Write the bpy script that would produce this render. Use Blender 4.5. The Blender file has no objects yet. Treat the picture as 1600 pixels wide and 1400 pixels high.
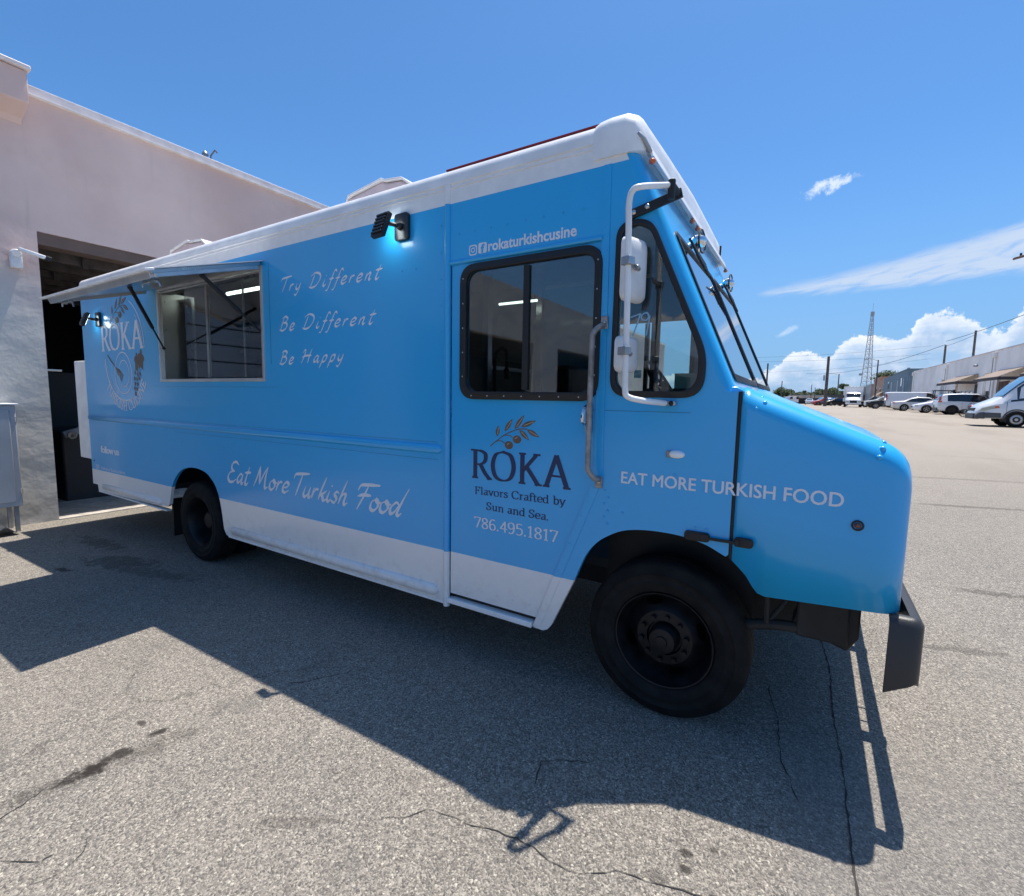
import bpy, bmesh, math, random
import numpy as np
from mathutils import Vector, Matrix
random.seed(7)
sc = bpy.context.scene
COL = sc.collection
R = math.radians
# ------------------------------------------------------------------ camera
cam = bpy.data.objects.new('camera', bpy.data.cameras.new('camera'))
COL.objects.link(cam)
r0 = (0.8483314, 0.5291575, 0.0180606); r1 = (0.0690322, -0.0767220, -0.9946599); r2 = (-0.5249461, 0.8450480, -0.1016146)
cam.matrix_world = Matrix(((r0[0], -r1[0], -r2[0], 0), (r0[1], -r1[1], -r2[1], 0), (r0[2], -r1[2], -r2[2], 1.65), (0, 0, 0, 1)))
cam.data.sensor_width = 36; cam.data.lens = 36 * 753.415 / 1600
cam.data.clip_start = .05; cam.data.clip_end = 3000
sc.camera = cam
# ------------------------------------------------------------------ node helpers
class V:
    def __init__(s, nt, sock): s.nt, s.s = nt, sock
    def _m(s, op, *a, clamp=False):
        n = s.nt.nodes.new('ShaderNodeMath'); n.operation = op; n.use_clamp = clamp
        for i, x in enumerate((s,) + a):
            if isinstance(x, V): s.nt.links.new(x.s, n.inputs[i])
            else: n.inputs[i].default_value = x
        return V(s.nt, n.outputs[0])
    def __add__(s, o): return s._m('ADD', o)
    __radd__ = __add__
    def __sub__(s, o): return s._m('SUBTRACT', o)
    def __rsub__(s, o): return (s * -1) + o
    def __mul__(s, o): return s._m('MULTIPLY', o)
    __rmul__ = __mul__
    def __truediv__(s, o): return s._m('DIVIDE', o)
    def f(s, op, *a): return s._m(op, *a)
    def ss(s, a, b):
        n = s.nt.nodes.new('ShaderNodeMapRange'); n.interpolation_type = 'SMOOTHSTEP'
        s.nt.links.new(s.s, n.inputs[0])
        for i, x in ((1, a), (2, b)):
            if isinstance(x, V): s.nt.links.new(x.s, n.inputs[i])
            else: n.inputs[i].default_value = x
        return V(s.nt, n.outputs[0])
def noise(nt, vec, scale, detail=4, rough=.55, dist=0):
    n = nt.nodes.new('ShaderNodeTexNoise'); n.inputs['Scale'].default_value = scale
    n.inputs['Detail'].default_value = detail; n.inputs['Roughness'].default_value = rough; n.inputs['Distortion'].default_value = dist
    if vec is not None: nt.links.new(vec.s if isinstance(vec, V) else vec, n.inputs['Vector'])
    return V(nt, n.outputs['Fac'])
def comb(nt, x, y, z=0):
    n = nt.nodes.new('ShaderNodeCombineXYZ')
    for i, q in enumerate((x, y, z)):
        if isinstance(q, V): nt.links.new(q.s, n.inputs[i])
        else: n.inputs[i].default_value = q
    return V(nt, n.outputs[0])
def sep(nt, sock):
    n = nt.nodes.new('ShaderNodeSeparateXYZ'); nt.links.new(sock, n.inputs[0]); return [V(nt, o) for o in n.outputs]
def mix(nt, fac, a, b):
    n = nt.nodes.new('ShaderNodeMix'); n.data_type = 'RGBA'
    for sock, q in ((n.inputs[0], fac), (n.inputs[6], a), (n.inputs[7], b)):
        if isinstance(q, V): nt.links.new(q.s, sock)
        elif isinstance(q, (tuple, list)): sock.default_value = (*q[:3], 1)
        else: sock.default_value = q
    return V(nt, n.outputs[2])
# ------------------------------------------------------------------ sky, sun, exposure
SUN = Vector((.042, .288, 1)).normalized()
w = bpy.data.worlds.new('World'); sc.world = w; w.use_nodes = True
nt = w.node_tree; nt.nodes.clear()
out = nt.nodes.new('ShaderNodeOutputWorld'); bg = nt.nodes.new('ShaderNodeBackground')
nt.links.new(bg.outputs[0], out.inputs[0])
sky = nt.nodes.new('ShaderNodeTexSky'); sky.sky_type = 'NISHITA'; sky.sun_disc = False
sky.sun_elevation = math.asin(SUN.z); sky.sun_rotation = math.atan2(SUN.x, SUN.y)
sky.air_density = 1.0; sky.dust_density = .6; sky.ozone_density = 2.2
SKY_STRENGTH = .115
bg.inputs[1].default_value = SKY_STRENGTH
tc = nt.nodes.new('ShaderNodeTexCoord')
X, Y, Z = sep(nt, tc.outputs['Generated'])
az = X.f('ARCTAN2', Y) * 57.2958
el = Z.f('ARCSINE') * 57.2958
azel = comb(nt, az, el)
# cumulus bank along the horizon: upper edge as a curve over azimuth
fc = nt.nodes.new('ShaderNodeFloatCurve'); cv = fc.mapping.curves[0]
pts = [(-60, 3.5), (-30, 2.5), (-12, 3.2), (-4.3, 3.6), (-2.4, 5.1), (-1, 5.3), (.6, 4.8), (1.6, 5.6), (3.1, 6.6), (5.7, 6.3), (7.1, 6.7), (7.6, 7.9), (8.5, 8.4), (9.8, 8.0), (10.8, 7.7), (11.6, 7.0), (12.8, 6.4), (13.6, 7.2), (15, 8.6), (20, 7.0), (30, 4.5), (45, 5.5), (60, 4.0)]
while len(cv.points) < len(pts): cv.points.new(0, 0)
for p, (a, e) in zip(cv.points, pts): p.location = ((a + 60) / 120, e / 20); p.handle_type = 'AUTO'
fc.mapping.use_clip = False; fc.mapping.update()
nt.links.new(((az + 60) / 120).s, fc.inputs['Value'])
top = V(nt, fc.outputs[0]) * 20
b1 = noise(nt, azel, .75, 8, .62); b2 = noise(nt, azel, 2.2, 6, .6); b3 = noise(nt, comb(nt, az * .5, el * 1.6), .55, 5, .6)
edge = top + (b1 - .5) * 2.6 + (b2 - .5) * .9 - el
cum = edge.ss(0, .38) * el.ss(-.5, 2.6)
body = (b3.ss(.36, .62)) * .55 + .45
cum = cum * ((edge.ss(0.1, 1.6) * -1 + 1) * (body * -1 + 1) + body)
shade = (edge.ss(.1, 2.6) * .75 + (b1.ss(.62, .38)) * .45)
ccol = mix(nt, shade.f('MINIMUM', 1), (6.6, 6.8, 7.2), (3.3, 4.2, 5.6))
# thin high streak and a small wisp
st = (az + 5.6) / 19.0
cy_ = 11.1 + st * 1.0 + (st * st) * .6
hw = .25 + st * 1.7
wisp = noise(nt, comb(nt, az * .35 - el * .4, el * 1.5 + az * -.14), 1.0, 7, .62, .6)
d = (el - cy_ + (wisp - .5) * 1.3).f('ABSOLUTE')
cir = (hw - d).ss(-.3, .8) * st.ss(-.03, .05) * (wisp.ss(.15, .55)) * (az.ss(40, 22))
dx = (az - (-.2)) / 2.6; dy = (el - 20.1 - (az * .18)) / .75
w2 = noise(nt, azel, .9, 6, .65, .4)
small = ((dx * dx + dy * dy) * -1 + 1.25 + (w2 - .5) * 4.0).ss(.35, 1.5) * (dx.f('ABSOLUTE')).ss(1.3, .6) * dy.f('ABSOLUTE').ss(2.4, .8)
dx2 = (az + 2.6) / 1.4; dy2 = (el - 7.4 - (az + 2.6) * .5) / .45
puff = ((dx2 * dx2 + dy2 * dy2) * -1 + 1.0 + (w2 - .5) * 3.0).ss(.0, 1.8) * .5
hz = el.ss(24, -2) * .85
tn = nt.nodes.new('ShaderNodeVectorMath'); tn.operation = 'MULTIPLY'; tn.inputs[1].default_value = (.46, .78, 1.04); nt.links.new(sky.outputs[0], tn.inputs[0])
col = mix(nt, hz, V(nt, tn.outputs[0]), (1.6, 2.85, 4.85))
sd = X * SUN.x + Y * SUN.y + Z * SUN.z   # whitish aureole added round the unseen sun to lift the blue shadows
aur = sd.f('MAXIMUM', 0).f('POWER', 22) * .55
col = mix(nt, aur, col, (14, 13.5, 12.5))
col = mix(nt, cir * .8, col, (4.3, 4.9, 5.9))
col = mix(nt, small * .85, col, (5.6, 6.2, 7.0))
col = mix(nt, puff, col, (5.6, 6.2, 7.0))
col = mix(nt, cum * .9, col, ccol)
gam = nt.nodes.new('ShaderNodeHueSaturation'); gam.inputs['Saturation'].default_value = 1.0
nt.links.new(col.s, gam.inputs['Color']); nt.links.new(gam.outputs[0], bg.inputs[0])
sun = bpy.data.objects.new('sun', bpy.data.lights.new('sun', 'SUN')); COL.objects.link(sun)
sun.data.energy = 4.4; sun.data.angle = R(.5); sun.data.color = (1, .94, .86)
sun.rotation_euler = SUN.to_track_quat('Z', 'Y').to_euler()
vs = sc.view_settings; vs.view_transform = 'Standard'; vs.look = 'None'; vs.gamma = 1; vs.exposure = .46; vs.use_curve_mapping = False
# ------------------------------------------------------------------ materials
def mat(name, col, rough=.5, metal=0, nscale=6, namt=.06, bump=0, bscale=30, coat=0, ior=1.5, emit=0, spec=None):
    m = bpy.data.materials.new(name); m.use_nodes = True; n = m.node_tree; b = n.nodes['Principled BSDF']
    tc = n.nodes.new('ShaderNodeTexCoord'); f = noise(n, tc.outputs['Object'], nscale, 5)
    lo = tuple(c * (1 - namt * 1.6) for c in col); hi = tuple(min(1, c * (1 + namt * 1.6)) for c in col)
    c = mix(n, f.ss(.3, .7), lo, hi); n.links.new(c.s, b.inputs['Base Color'])
    b.inputs['Metallic'].default_value = metal
    n.links.new(((f - .5) * .25 * (1 if rough > .15 else .2) + rough).s, b.inputs['Roughness'])
    if coat: b.inputs['Coat Weight'].default_value = coat; b.inputs['Coat Roughness'].default_value = .06
    if spec is not None: b.inputs['Specular IOR Level'].default_value = spec
    if bump:
        bn = n.nodes.new('ShaderNodeBump'); bn.inputs['Strength'].default_value = bump; bn.inputs['Distance'].default_value = .01
        n.links.new(noise(n, tc.outputs['Object'], bscale, 6).s, bn.inputs['Height']); n.links.new(bn.outputs[0], b.inputs['Normal'])
    if emit:
        b.inputs['Emission Color'].default_value = (*col, 1); b.inputs['Emission Strength'].default_value = emit
    return m
def glass(name, tint, refl=1.0, rough=.02, base=.04):
    m = bpy.data.materials.new(name); m.use_nodes = True; n = m.node_tree; n.nodes.clear()
    o = n.nodes.new('ShaderNodeOutputMaterial'); t = n.nodes.new('ShaderNodeBsdfTransparent'); g = n.nodes.new('ShaderNodeBsdfGlossy')
    t.inputs[0].default_value = (*tint, 1); g.inputs['Roughness'].default_value = rough
    fr = n.nodes.new('ShaderNodeFresnel'); fr.inputs[0].default_value = 1.52
    tc = n.nodes.new('ShaderNodeTexCoord'); dirt = noise(n, tc.outputs['Object'], 3, 6)
    fac = (V(n, fr.outputs[0]) * refl + base + dirt * .015).f('MINIMUM', 1)
    ge = n.nodes.new('ShaderNodeNewGeometry'); fac = fac * (V(n, ge.outputs['Backfacing']) * -1 + 1)   # one reflection per pane
    mx = n.nodes.new('ShaderNodeMixShader'); n.links.new(fac.s, mx.inputs[0]); n.links.new(t.outputs[0], mx.inputs[1]); n.links.new(g.outputs[0], mx.inputs[2])
    n.links.new(mx.outputs[0], o.inputs[0]); return m
M = {}
M['blue'] = None
def wrapmat(top=True):
    m = bpy.data.materials.new('vinyl_wrap'); m.use_nodes = True; n = m.node_tree; b = n.nodes['Principled BSDF']
    tc = n.nodes.new('ShaderNodeTexCoord'); x, y, z = sep(n, tc.outputs['Object'])
    f = noise(n, tc.outputs['Object'], 1.1, 4); f2 = noise(n, tc.outputs['Object'], 14, 5)
    blue = mix(n, f, (.018, .395, .790), (.026, .43, .85))
    white = mix(n, f2.ss(.3, .75), (.84, .83, .81), (.92, .90, .88))
    dirt = (z.ss(.75, .3)) * f2.ss(.42, .7) * .35
    white = mix(n, dirt, white, (.40, .37, .33))
    wv = (z - .655).f('LESS_THAN', 0) + (z - (2.813 if top else 9)).f('GREATER_THAN', 0)
    c = mix(n, wv, blue, white); n.links.new(c.s, b.inputs['Base Color'])
    b.inputs['Roughness'].default_value = .3; b.inputs['Coat Weight'].default_value = .55; b.inputs['Coat Roughness'].default_value = .12
    bn = n.nodes.new('ShaderNodeBump'); bn.inputs['Strength'].default_value = .24; bn.inputs['Distance'].default_value = .02
    n.links.new((noise(n, tc.outputs['Object'], 2.2, 3) + f2 * .05).s, bn.inputs['Height']); n.links.new(bn.outputs[0], b.inputs['Normal'])
    return m
M['wrap'] = wrapmat(); M['wrapfront'] = wrapmat(False)
M['truckwhite'] = mat('white_gelcoat', (.90, .89, .87), .38, nscale=5, namt=.05, bump=.05, bscale=4)
M['white'] = mat('white_paint', (.78, .78, .78), .4)
M['letter'] = mat('white_vinyl', (.78, .80, .85), .45, namt=.02)
M['navy'] = mat('navy_vinyl', (.012, .03, .10), .4, namt=.02)
M['brown'] = mat('brown_vinyl', (.15, .10, .07), .45, namt=.1, nscale=20)
M['cream'] = mat('cream_vinyl', (.55, .45, .33), .5)
M['black'] = mat('black_rubber', (.012, .012, .013), .55)
M['void'] = mat('dark_opening', (.002, .002, .002), 1, spec=0)
M['blackgloss'] = mat('black_plastic', (.015, .015, .017), .3)
M['tyre'] = mat('tyre_rubber', (.0125, .0115, .011), .8, nscale=9, namt=.3, spec=.25, bump=.3, bscale=60)
M['rim'] = mat('black_steel_wheel', (.008, .008, .010), .45, spec=.35, nscale=12, namt=.3, bump=.1, bscale=30)
M['under'] = mat('underbody_steel', (.02, .019, .018), .7, namt=.3)
M['bumper'] = mat('textured_black_bumper', (.035, .033, .033), .42, bump=.15, bscale=180)
M['steel'] = mat('brushed_steel', (.55, .55, .54), .3, metal=1, nscale=2, namt=.04)
M['galv'] = mat('galvanised_steel', (.42, .43, .44), .42, metal=.9, namt=.14)
M['chrome'] = mat('chrome', (.75, .76, .78), .08, metal=1, namt=.02)
M['alu'] = mat('aluminium_trim', (.62, .62, .62), .38, metal=.85)
M['grab'] = mat('worn_grey_rail', (.33, .30, .28), .45, metal=.3, namt=.2, nscale=20)
M['amber'] = mat('amber_lens', (.55, .10, .01), .2, coat=1)
M['markerdark'] = mat('dark_amber_lens', (.16, .025, .006), .25, coat=1)
M['redlens'] = mat('red_lens', (.5, .02, .015), .2, coat=1)
M['redstrip'] = mat('red_trim', (.30, .015, .02), .5)
M['glass_tint'] = glass('tinted_glass', (.52, .54, .54), 1.8, base=.09)
M['glass_serve'] = glass('serving_glass', (.74, .76, .76), 1.6, base=.08)
M['glass_clear'] = glass('clear_glass', (.66, .78, .78), 1.6)
M['glass_shield'] = glass('windscreen_glass', (.40, .45, .46), 1.2, base=.42)
M['interior'] = mat('interior_steel', (.34, .35, .36), .35, metal=.7, namt=.12)
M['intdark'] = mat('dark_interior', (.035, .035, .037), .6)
M['asphalt_far'] = None
M['copper'] = mat('copper_pipe', (.60, .24, .14), .3, metal=1)
M['acpink'] = mat('faded_pinkish_shroud', (.62, .50, .50), .5)
M['tube'] = mat('lit_fluorescent_tube', (.80, .95, .85), .5, emit=4.5)
M['ledglow'] = mat('lit_led_panel', (.80, .95, 1), .5, emit=6)
M['concrete'] = mat('threshold_concrete', (.46, .42, .37), .85, nscale=9, namt=.14, bump=.5, bscale=40)
def stucco(name, a, b_, z0=None):
    m = bpy.data.materials.new(name); m.use_nodes = True; n = m.node_tree; b = n.nodes['Principled BSDF']
    tc = n.nodes.new('ShaderNodeTexCoord'); x, y, z = sep(n, tc.outputs['Object'])
    big = noise(n, tc.outputs['Object'], .35, 5, .6); mid = noise(n, tc.outputs['Object'], 2.6, 6, .6); fine = noise(n, tc.outputs['Object'], 40, 4)
    c = mix(n, big.ss(.35, .65), a, b_)
    if z0:
        lower = ((z * -1 + z0) + (mid - .5) * .8 - (y - 2.0) * .5).ss(-.5, .6)
        c = mix(n, lower, c, (.66, .63, .58))  # greyer low wall: tone of bounced light put into the colour
    streak = noise(n, comb(n, x * 3, y * 7, z * .5), 1, 5)
    c = mix(n, streak.ss(.6, .85) * .22, c, (.30, .28, .27))
    c = mix(n, z.ss(.35, -.1) * mid.ss(.3, .7) * .6, c, (.17, .15, .13))
    n.links.new(c.s, b.inputs['Base Color']); b.inputs['Roughness'].default_value = .85
    vo = n.nodes.new('ShaderNodeTexVoronoi'); vo.inputs['Scale'].default_value = 1.6; n.links.new(tc.outputs['Object'], vo.inputs['Vector'])
    pop = V(n, vo.outputs['Distance']).ss(.10, .0)
    bn = n.nodes.new('ShaderNodeBump'); bn.inputs['Strength'].default_value = .8; bn.inputs['Distance'].default_value = .035
    h = noise(n, comb(n, x, y, z * 1.1), .9, 5, .5) * 2.2 + fine * .015 + pop * .35 + noise(n, comb(n, x, y, z), 3.0, 6, .6) * .22
    n.links.new(h.s, bn.inputs['Height']); n.links.new(bn.outputs[0], b.inputs['Normal'])
    return m
M['stucco'] = stucco('pale_pink_stucco', (.62, .46, .42), (.74, .58, .53), 3.1)
M['whitewall'] = mat('white_painted_block', (.84, .80, .76), .8, nscale=.6, namt=.05, bump=.15, bscale=9)
M['coping'] = mat('painted_metal_coping', (.66, .60, .60), .5)
M['door_grey'] = mat('grey_shutter', (.30, .31, .33), .5, nscale=2, namt=.1)
M['bluewall'] = mat('blue_painted_wall', (.15, .22, .27), .8, nscale=1)
M['peach'] = mat('peach_painted_wall', (.42, .25, .17), .8, nscale=1)
M['greymetal'] = mat('grey_metal_siding', (.36, .37, .37), .6, nscale=1)
M['shed'] = mat('grey_block_shed', (.52, .48, .44), .8, nscale=.5, namt=.12)
M['awning'] = mat('taupe_canvas', (.27, .21, .17), .85, nscale=1.5, namt=.08)
M['awnedge'] = mat('dark_canvas_valance', (.07, .06, .06), .8)
M['brick'] = mat('brown_brick_panel', (.12, .07, .05), .85, namt=.3, nscale=3)
M['wood'] = mat('weathered_pole_wood', (.11, .09, .08), .85, nscale=4, namt=.2)
M['bark'] = mat('bark', (.09, .065, .045), .9)
M['carwhite'] = mat('white_car_paint', (.74, .75, .76), .3, coat=1, namt=.01)
M['caroff'] = mat('pearl_white_car_paint', (.66, .64, .60), .3, coat=1, namt=.01)
M['cardark'] = mat('dark_car_paint', (.015, .016, .018), .35, coat=.25, spec=.3, namt=.05)
M['carblue'] = mat('slate_blue_car_paint', (.05, .065, .10), .3, coat=.4, namt=.02)
M['carsilver'] = mat('silver_car_paint', (.42, .45, .50), .3, metal=.4, coat=1, namt=.02)
M['carred'] = mat('red_car_paint', (.40, .02, .015), .3, coat=1, namt=.02)
M['orange'] = mat('safety_orange', (.62, .10, .02), .5)
M['carglass'] = mat('dark_car_glass', (.012, .014, .017), .06, coat=1, namt=.05)
M['vanglass'] = mat('van_windscreen', (.05, .10, .16), .05, coat=1, namt=.05)
M['lens'] = mat('headlight_lens', (.42, .41, .32), .15, coat=1)
M['greyplastic'] = mat('grey_bumper_plastic', (.075, .08, .085), .6)
M['alloy'] = mat('alloy_wheel', (.45, .46, .47), .35, metal=.7)
M['cabinet'] = mat('grey_painted_cabinet', (.40, .42, .45), .5, nscale=1.4, namt=.06)
M['paper'] = mat('printed_paper', (.45, .55, .42), .7)
M['chalk'] = mat('chalk_marker', (.30, .50, .66), .8)
M['leafdark'] = mat('foliage', (.05, .085, .022), .7, nscale=.8, namt=.35)
M['hedge'] = mat('hedge_foliage', (.045, .075, .025), .7, nscale=.2, namt=.3)
M['smear'] = mat('oily_rag', (.10, .09, .08), .8)
def asphalt():
    m = bpy.data.materials.new('weathered_asphalt'); m.use_nodes = True; n = m.node_tree; b = n.nodes['Principled BSDF']
    tc = n.nodes.new('ShaderNodeTexCoord'); ob = tc.outputs['Object']; x, y, z = sep(n, ob)
    def vor(s, what='Color'):
        v = n.nodes.new('ShaderNodeTexVoronoi'); v.inputs['Scale'].default_value = s; n.links.new(ob, v.inputs['Vector']); return v
    v1 = vor(135); v2 = vor(260); c1 = sep(n, v1.outputs['Color']); c2 = sep(n, v2.outputs['Color'])
    big = noise(n, ob, .28, 5, .6); mid = noise(n, ob, 1.4, 6, .6); fine = noise(n, ob, 26, 5, .65)
    base = mix(n, big.ss(.35, .65), (.200, .178, .150), (.250, .220, .186))
    base = mix(n, mid.ss(.45, .68) * .42, base, (.145, .132, .122))
    base = mix(n, c1[0].ss(.3, 1.0) * .60, base, (.50, .455, .385))
    base = mix(n, (c1[1]).ss(.48, .85) * .68, base, (.078, .071, .066))
    base = mix(n, (c2[0]).ss(.5, 1) * .45, base, (.10, .094, .09))
    base = mix(n, (c1[2]).ss(.965, .985) * .7, base, (.66, .61, .50))
    base = mix(n, fine.ss(.5, .8) * .35, base, (.09, .085, .08))
    worm = (noise(n, ob, 48, 3, .5, 1.2) - .5).f('ABSOLUTE').ss(.035, .0)
    base = mix(n, worm * .6, base, (.58, .53, .45))
    ve = n.nodes.new('ShaderNodeTexVoronoi'); ve.feature = 'DISTANCE_TO_EDGE'; ve.inputs['Scale'].default_value = .42
    cv_ = comb(n, x + (mid - .5) * .9 + (fine - .5) * .05, y + (big - .5) * 1.6 + (fine - .5) * .06, 0); n.links.new(cv_.s, ve.inputs['Vector'])
    ck = V(n, ve.outputs['Distance']).ss(.0035, .0) * big.ss(.50, .62)
    base = mix(n, ck * .6, base, (.06, .054, .048))
    pat = noise(n, ob, 3.3, 5, .65).ss(.56, .72) * big.ss(.4, .6)
    base = mix(n, pat * .4, base, (.125, .118, .112))
    # oil stains and damp patches where cars stood (soft, noise-edged)
    n9 = noise(n, ob, 12, 4, .6)
    def blob(cx, cy, rx, ry, rot=0, k=1.):
        dx = x - cx; dy = y - cy; c_, s_ = math.cos(rot), math.sin(rot)
        u = (dx * c_ + dy * s_) / rx; v = (dy * c_ - dx * s_) / ry
        return (u * u + v * v + (fine - .5) * 1.2 + (n9 - .5) * 4.2 + (mid - .5) * 1.5).ss(1.3, .2) * k
    stn = None
    for a in ((-2.632, .69, .12, .06, 1.3, 1.0), (-2.655, .82, .07, .04, 1.3, .9), (-2.67, 1.0, .045, .028, 1.4, .9), (-2.83, .98, .03, .02, 0, .8),
              (-.2, 1.78, .025, .02, 0, .7), (-.283, 1.713, .03, .022, 0, .8), (-.275, 1.657, .022, .018, 0, .8), (-.354, 1.575, .05, .03, 0, .4),
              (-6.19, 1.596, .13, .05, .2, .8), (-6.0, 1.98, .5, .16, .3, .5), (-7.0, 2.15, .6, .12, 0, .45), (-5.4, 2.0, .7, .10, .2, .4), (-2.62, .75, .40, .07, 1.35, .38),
              (-1.64, 1.02, .22, .03, .6, .3), (.9, 2.6, .10, .03, .2, .45), (1.15, 3.1, .08, .03, .5, .5), (.95, 4.2, .22, .05, .3, .4), (1.6, 5.5, .5, .06, .1, .45), (2.6, 12, 2.0, .10, .1, .5), (4.5, 16, 2.2, .12, 0, .5), (2.2, 9.3, 1.0, .07, .15, .6), (6, 28, 5, .4, .1, .35), (.55, 1.95, .16, .05, .6, .3), (1.4, 2.2, .3, .05, 1.1, .25)):
        t = blob(*a); stn = t if stn is None else stn.f('MAXIMUM', t)
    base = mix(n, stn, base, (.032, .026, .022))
    # smoother, greyer repair bands
    band = ((x + y * .12 - .75).f('ABSOLUTE')).ss(.55, .42) * y.ss(3.2, 2.4) * .35
    base = mix(n, band, base, (.20, .188, .175))
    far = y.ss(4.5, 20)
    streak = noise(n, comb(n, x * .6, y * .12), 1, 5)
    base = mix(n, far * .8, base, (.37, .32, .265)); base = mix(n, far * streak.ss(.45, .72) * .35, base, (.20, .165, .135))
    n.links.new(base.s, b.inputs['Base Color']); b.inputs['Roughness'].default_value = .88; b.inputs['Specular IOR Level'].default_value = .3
    bn = n.nodes.new('ShaderNodeBump'); bn.inputs['Strength'].default_value = .8; bn.inputs['Distance'].default_value = .006
    h = V(n, v1.outputs['Distance']) * -1.0 + V(n, v2.outputs['Distance']) * -.4 + fine * .8
    n.links.new(h.s, bn.inputs['Height']); n.links.new(bn.outputs[0], b.inputs['Normal'])
    return m
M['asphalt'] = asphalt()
M['crack'] = mat('crack_shadow', (.045, .040, .036), .95)
# ------------------------------------------------------------------ mesh helpers
class MB:
    def __init__(s): s.v, s.f = [], []
    def add(s, vs, fs):
        o = len(s.v); s.v += [tuple(p) for p in vs]; s.f += [tuple(i + o for i in f) for f in fs]; return s
    def box(s, x0, x1, y0, y1, z0, z1):
        return s.add([(x, y, z) for z in (z0, z1) for y in (y0, y1) for x in (x0, x1)], [(0, 2, 3, 1), (4, 5, 7, 6), (0, 1, 5, 4), (2, 6, 7, 3), (0, 4, 6, 2), (1, 3, 7, 5)])
    def obox(s, c, ax, ay, az_, hx, hy, hz):
        c = Vector(c); ax, ay, az_ = (Vector(a).normalized() for a in (ax, ay, az_))
        return s.add([c + ax * (i * hx) + ay * (j * hy) + az_ * (k * hz) for k in (-1, 1) for j in (-1, 1) for i in (-1, 1)], [(0, 2, 3, 1), (4, 5, 7, 6), (0, 1, 5, 4), (2, 6, 7, 3), (0, 4, 6, 2), (1, 3, 7, 5)])
    def tube(s, pts, r, n=10, caps=True, closed=False):
        pts = [Vector(p) for p in pts]; rs = r if isinstance(r, (list, tuple)) else [r] * len(pts)
        rings = []; up = None; L = len(pts)
        for i, p in enumerate(pts):
            a = pts[(i - 1) % L] if (i or closed) else p; b = pts[(i + 1) % L] if (i < L - 1 or closed) else p
            t = (b - a).normalized()
            if up is None: up = t.orthogonal().normalized()
            up = (up - t * up.dot(t)).normalized(); sd = t.cross(up)
            rings.append([p + (up * math.cos(k * 2 * math.pi / n) + sd * math.sin(k * 2 * math.pi / n)) * rs[i] for k in range(n)])
        o = [q for rg in rings for q in rg]; fs = []
        for i in range(L - 1 + (1 if closed else 0)):
            a, b = i * n, ((i + 1) % L) * n
            fs += [(a + k, a + (k + 1) % n, b + (k + 1) % n, b + k) for k in range(n)]
        if caps and not closed: fs += [tuple(reversed(range(n))), tuple(range((L - 1) * n, L * n))]
        return s.add(o, fs)
    def cyl(s, a, b, r, n=16): return s.tube([a, b], r, n)
    def prism(s, poly, axis, a, b):
        # poly in the two other axes, extruded along axis from a to b
        def P(p, t):
            return {'x': (t, p[0], p[1]), 'y': (p[0], t, p[1]), 'z': (p[0], p[1], t)}[axis]
        n = len(poly); return s.add([P(p, a) for p in poly] + [P(p, b) for p in poly], [tuple(range(n - 1, -1, -1)), tuple(range(n, 2 * n))] + [(i, (i + 1) % n, (i + 1) % n + n, i + n) for i in range(n)])
    def lathe(s, prof, c, axis='y', n=40, close=False):
        c = Vector(c); vs = []
        for (r, t) in prof:
            for k in range(n):
                a = 2 * math.pi * k / n; u, v = r * math.cos(a), r * math.sin(a)
                vs.append(c + (Vector((u, t, v)) if axis == 'y' else Vector((t, u, v)) if axis == 'x' else Vector((u, v, t))))
        m = len(prof); fs = [(i * n + k, i * n + (k + 1) % n, ((i + 1) % m) * n + (k + 1) % n, ((i + 1) % m) * n + k) for i in range(m if close else m - 1) for k in range(n)]
        return s.add(vs, fs)
    def ball(s, c, r, nu=12, nv=8):
        if not isinstance(r, (tuple, list)): r = (r, r, r)
        vs = [Vector(c) + Vector((r[0] * math.sin(math.pi * j / nv) * math.cos(2 * math.pi * i / nu), r[1] * math.sin(math.pi * j / nv) * math.sin(2 * math.pi * i / nu), r[2] * math.cos(math.pi * j / nv))) for j in range(nv + 1) for i in range(nu)]
        return s.add(vs, [(j * nu + i, j * nu + (i + 1) % nu, (j + 1) * nu + (i + 1) % nu, (j + 1) * nu + i) for j in range(nv) for i in range(nu)])
    def mesh(s, name, m, smooth=35):
        me = bpy.data.meshes.new(name); me.from_pydata(s.v, [], s.f); me.validate(); me.update()
        bm = bmesh.new(); bm.from_mesh(me); bmesh.ops.remove_doubles(bm, verts=bm.verts, dist=1e-5); bmesh.ops.recalc_face_normals(bm, faces=bm.faces); bm.to_mesh(me); bm.free()
        if m: me.materials.append(m)
        if smooth: me.shade_smooth(); me.set_sharp_from_angle(angle=R(smooth))
        return me
    def build(s, name, m, parent=None, bevel=0, smooth=35, kind=None):
        return link(name, s.mesh(name, m, smooth), parent, bevel, kind)
def link(name, me, parent=None, bevel=0, kind=None):
    o = bpy.data.objects.new(name, me); COL.objects.link(o)
    if parent: o.parent = parent; o.location = -Vector(base_of(parent))
    if bevel:
        b = o.modifiers.new('bevel', 'BEVEL'); b.width = bevel; b.segments = 2; b.limit_method = 'ANGLE'; b.angle_limit = R(40); b.harden_normals = False
    if kind: o['kind'] = kind
    return o
BASE = {}
def base_of(o):
    # accumulated world offset of unrotated parents: children use world-coordinate meshes
    return (0, 0, 0) if o.name not in BASE else BASE[o.name]
def thing(name, label, cat, loc, group=None):
    o = bpy.data.objects.new(name, None); COL.objects.link(o); o.location = loc; o.empty_display_size = .2
    o['label'] = label; o['category'] = cat
    if group: o['group'] = group
    BASE[o.name] = tuple(loc); return o
def tag(o, label=None, cat=None, group=None, kind=None):
    for k, v in (('label', label), ('category', cat), ('group', group), ('kind', kind)):
        if v: o[k] = v
    return o
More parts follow.
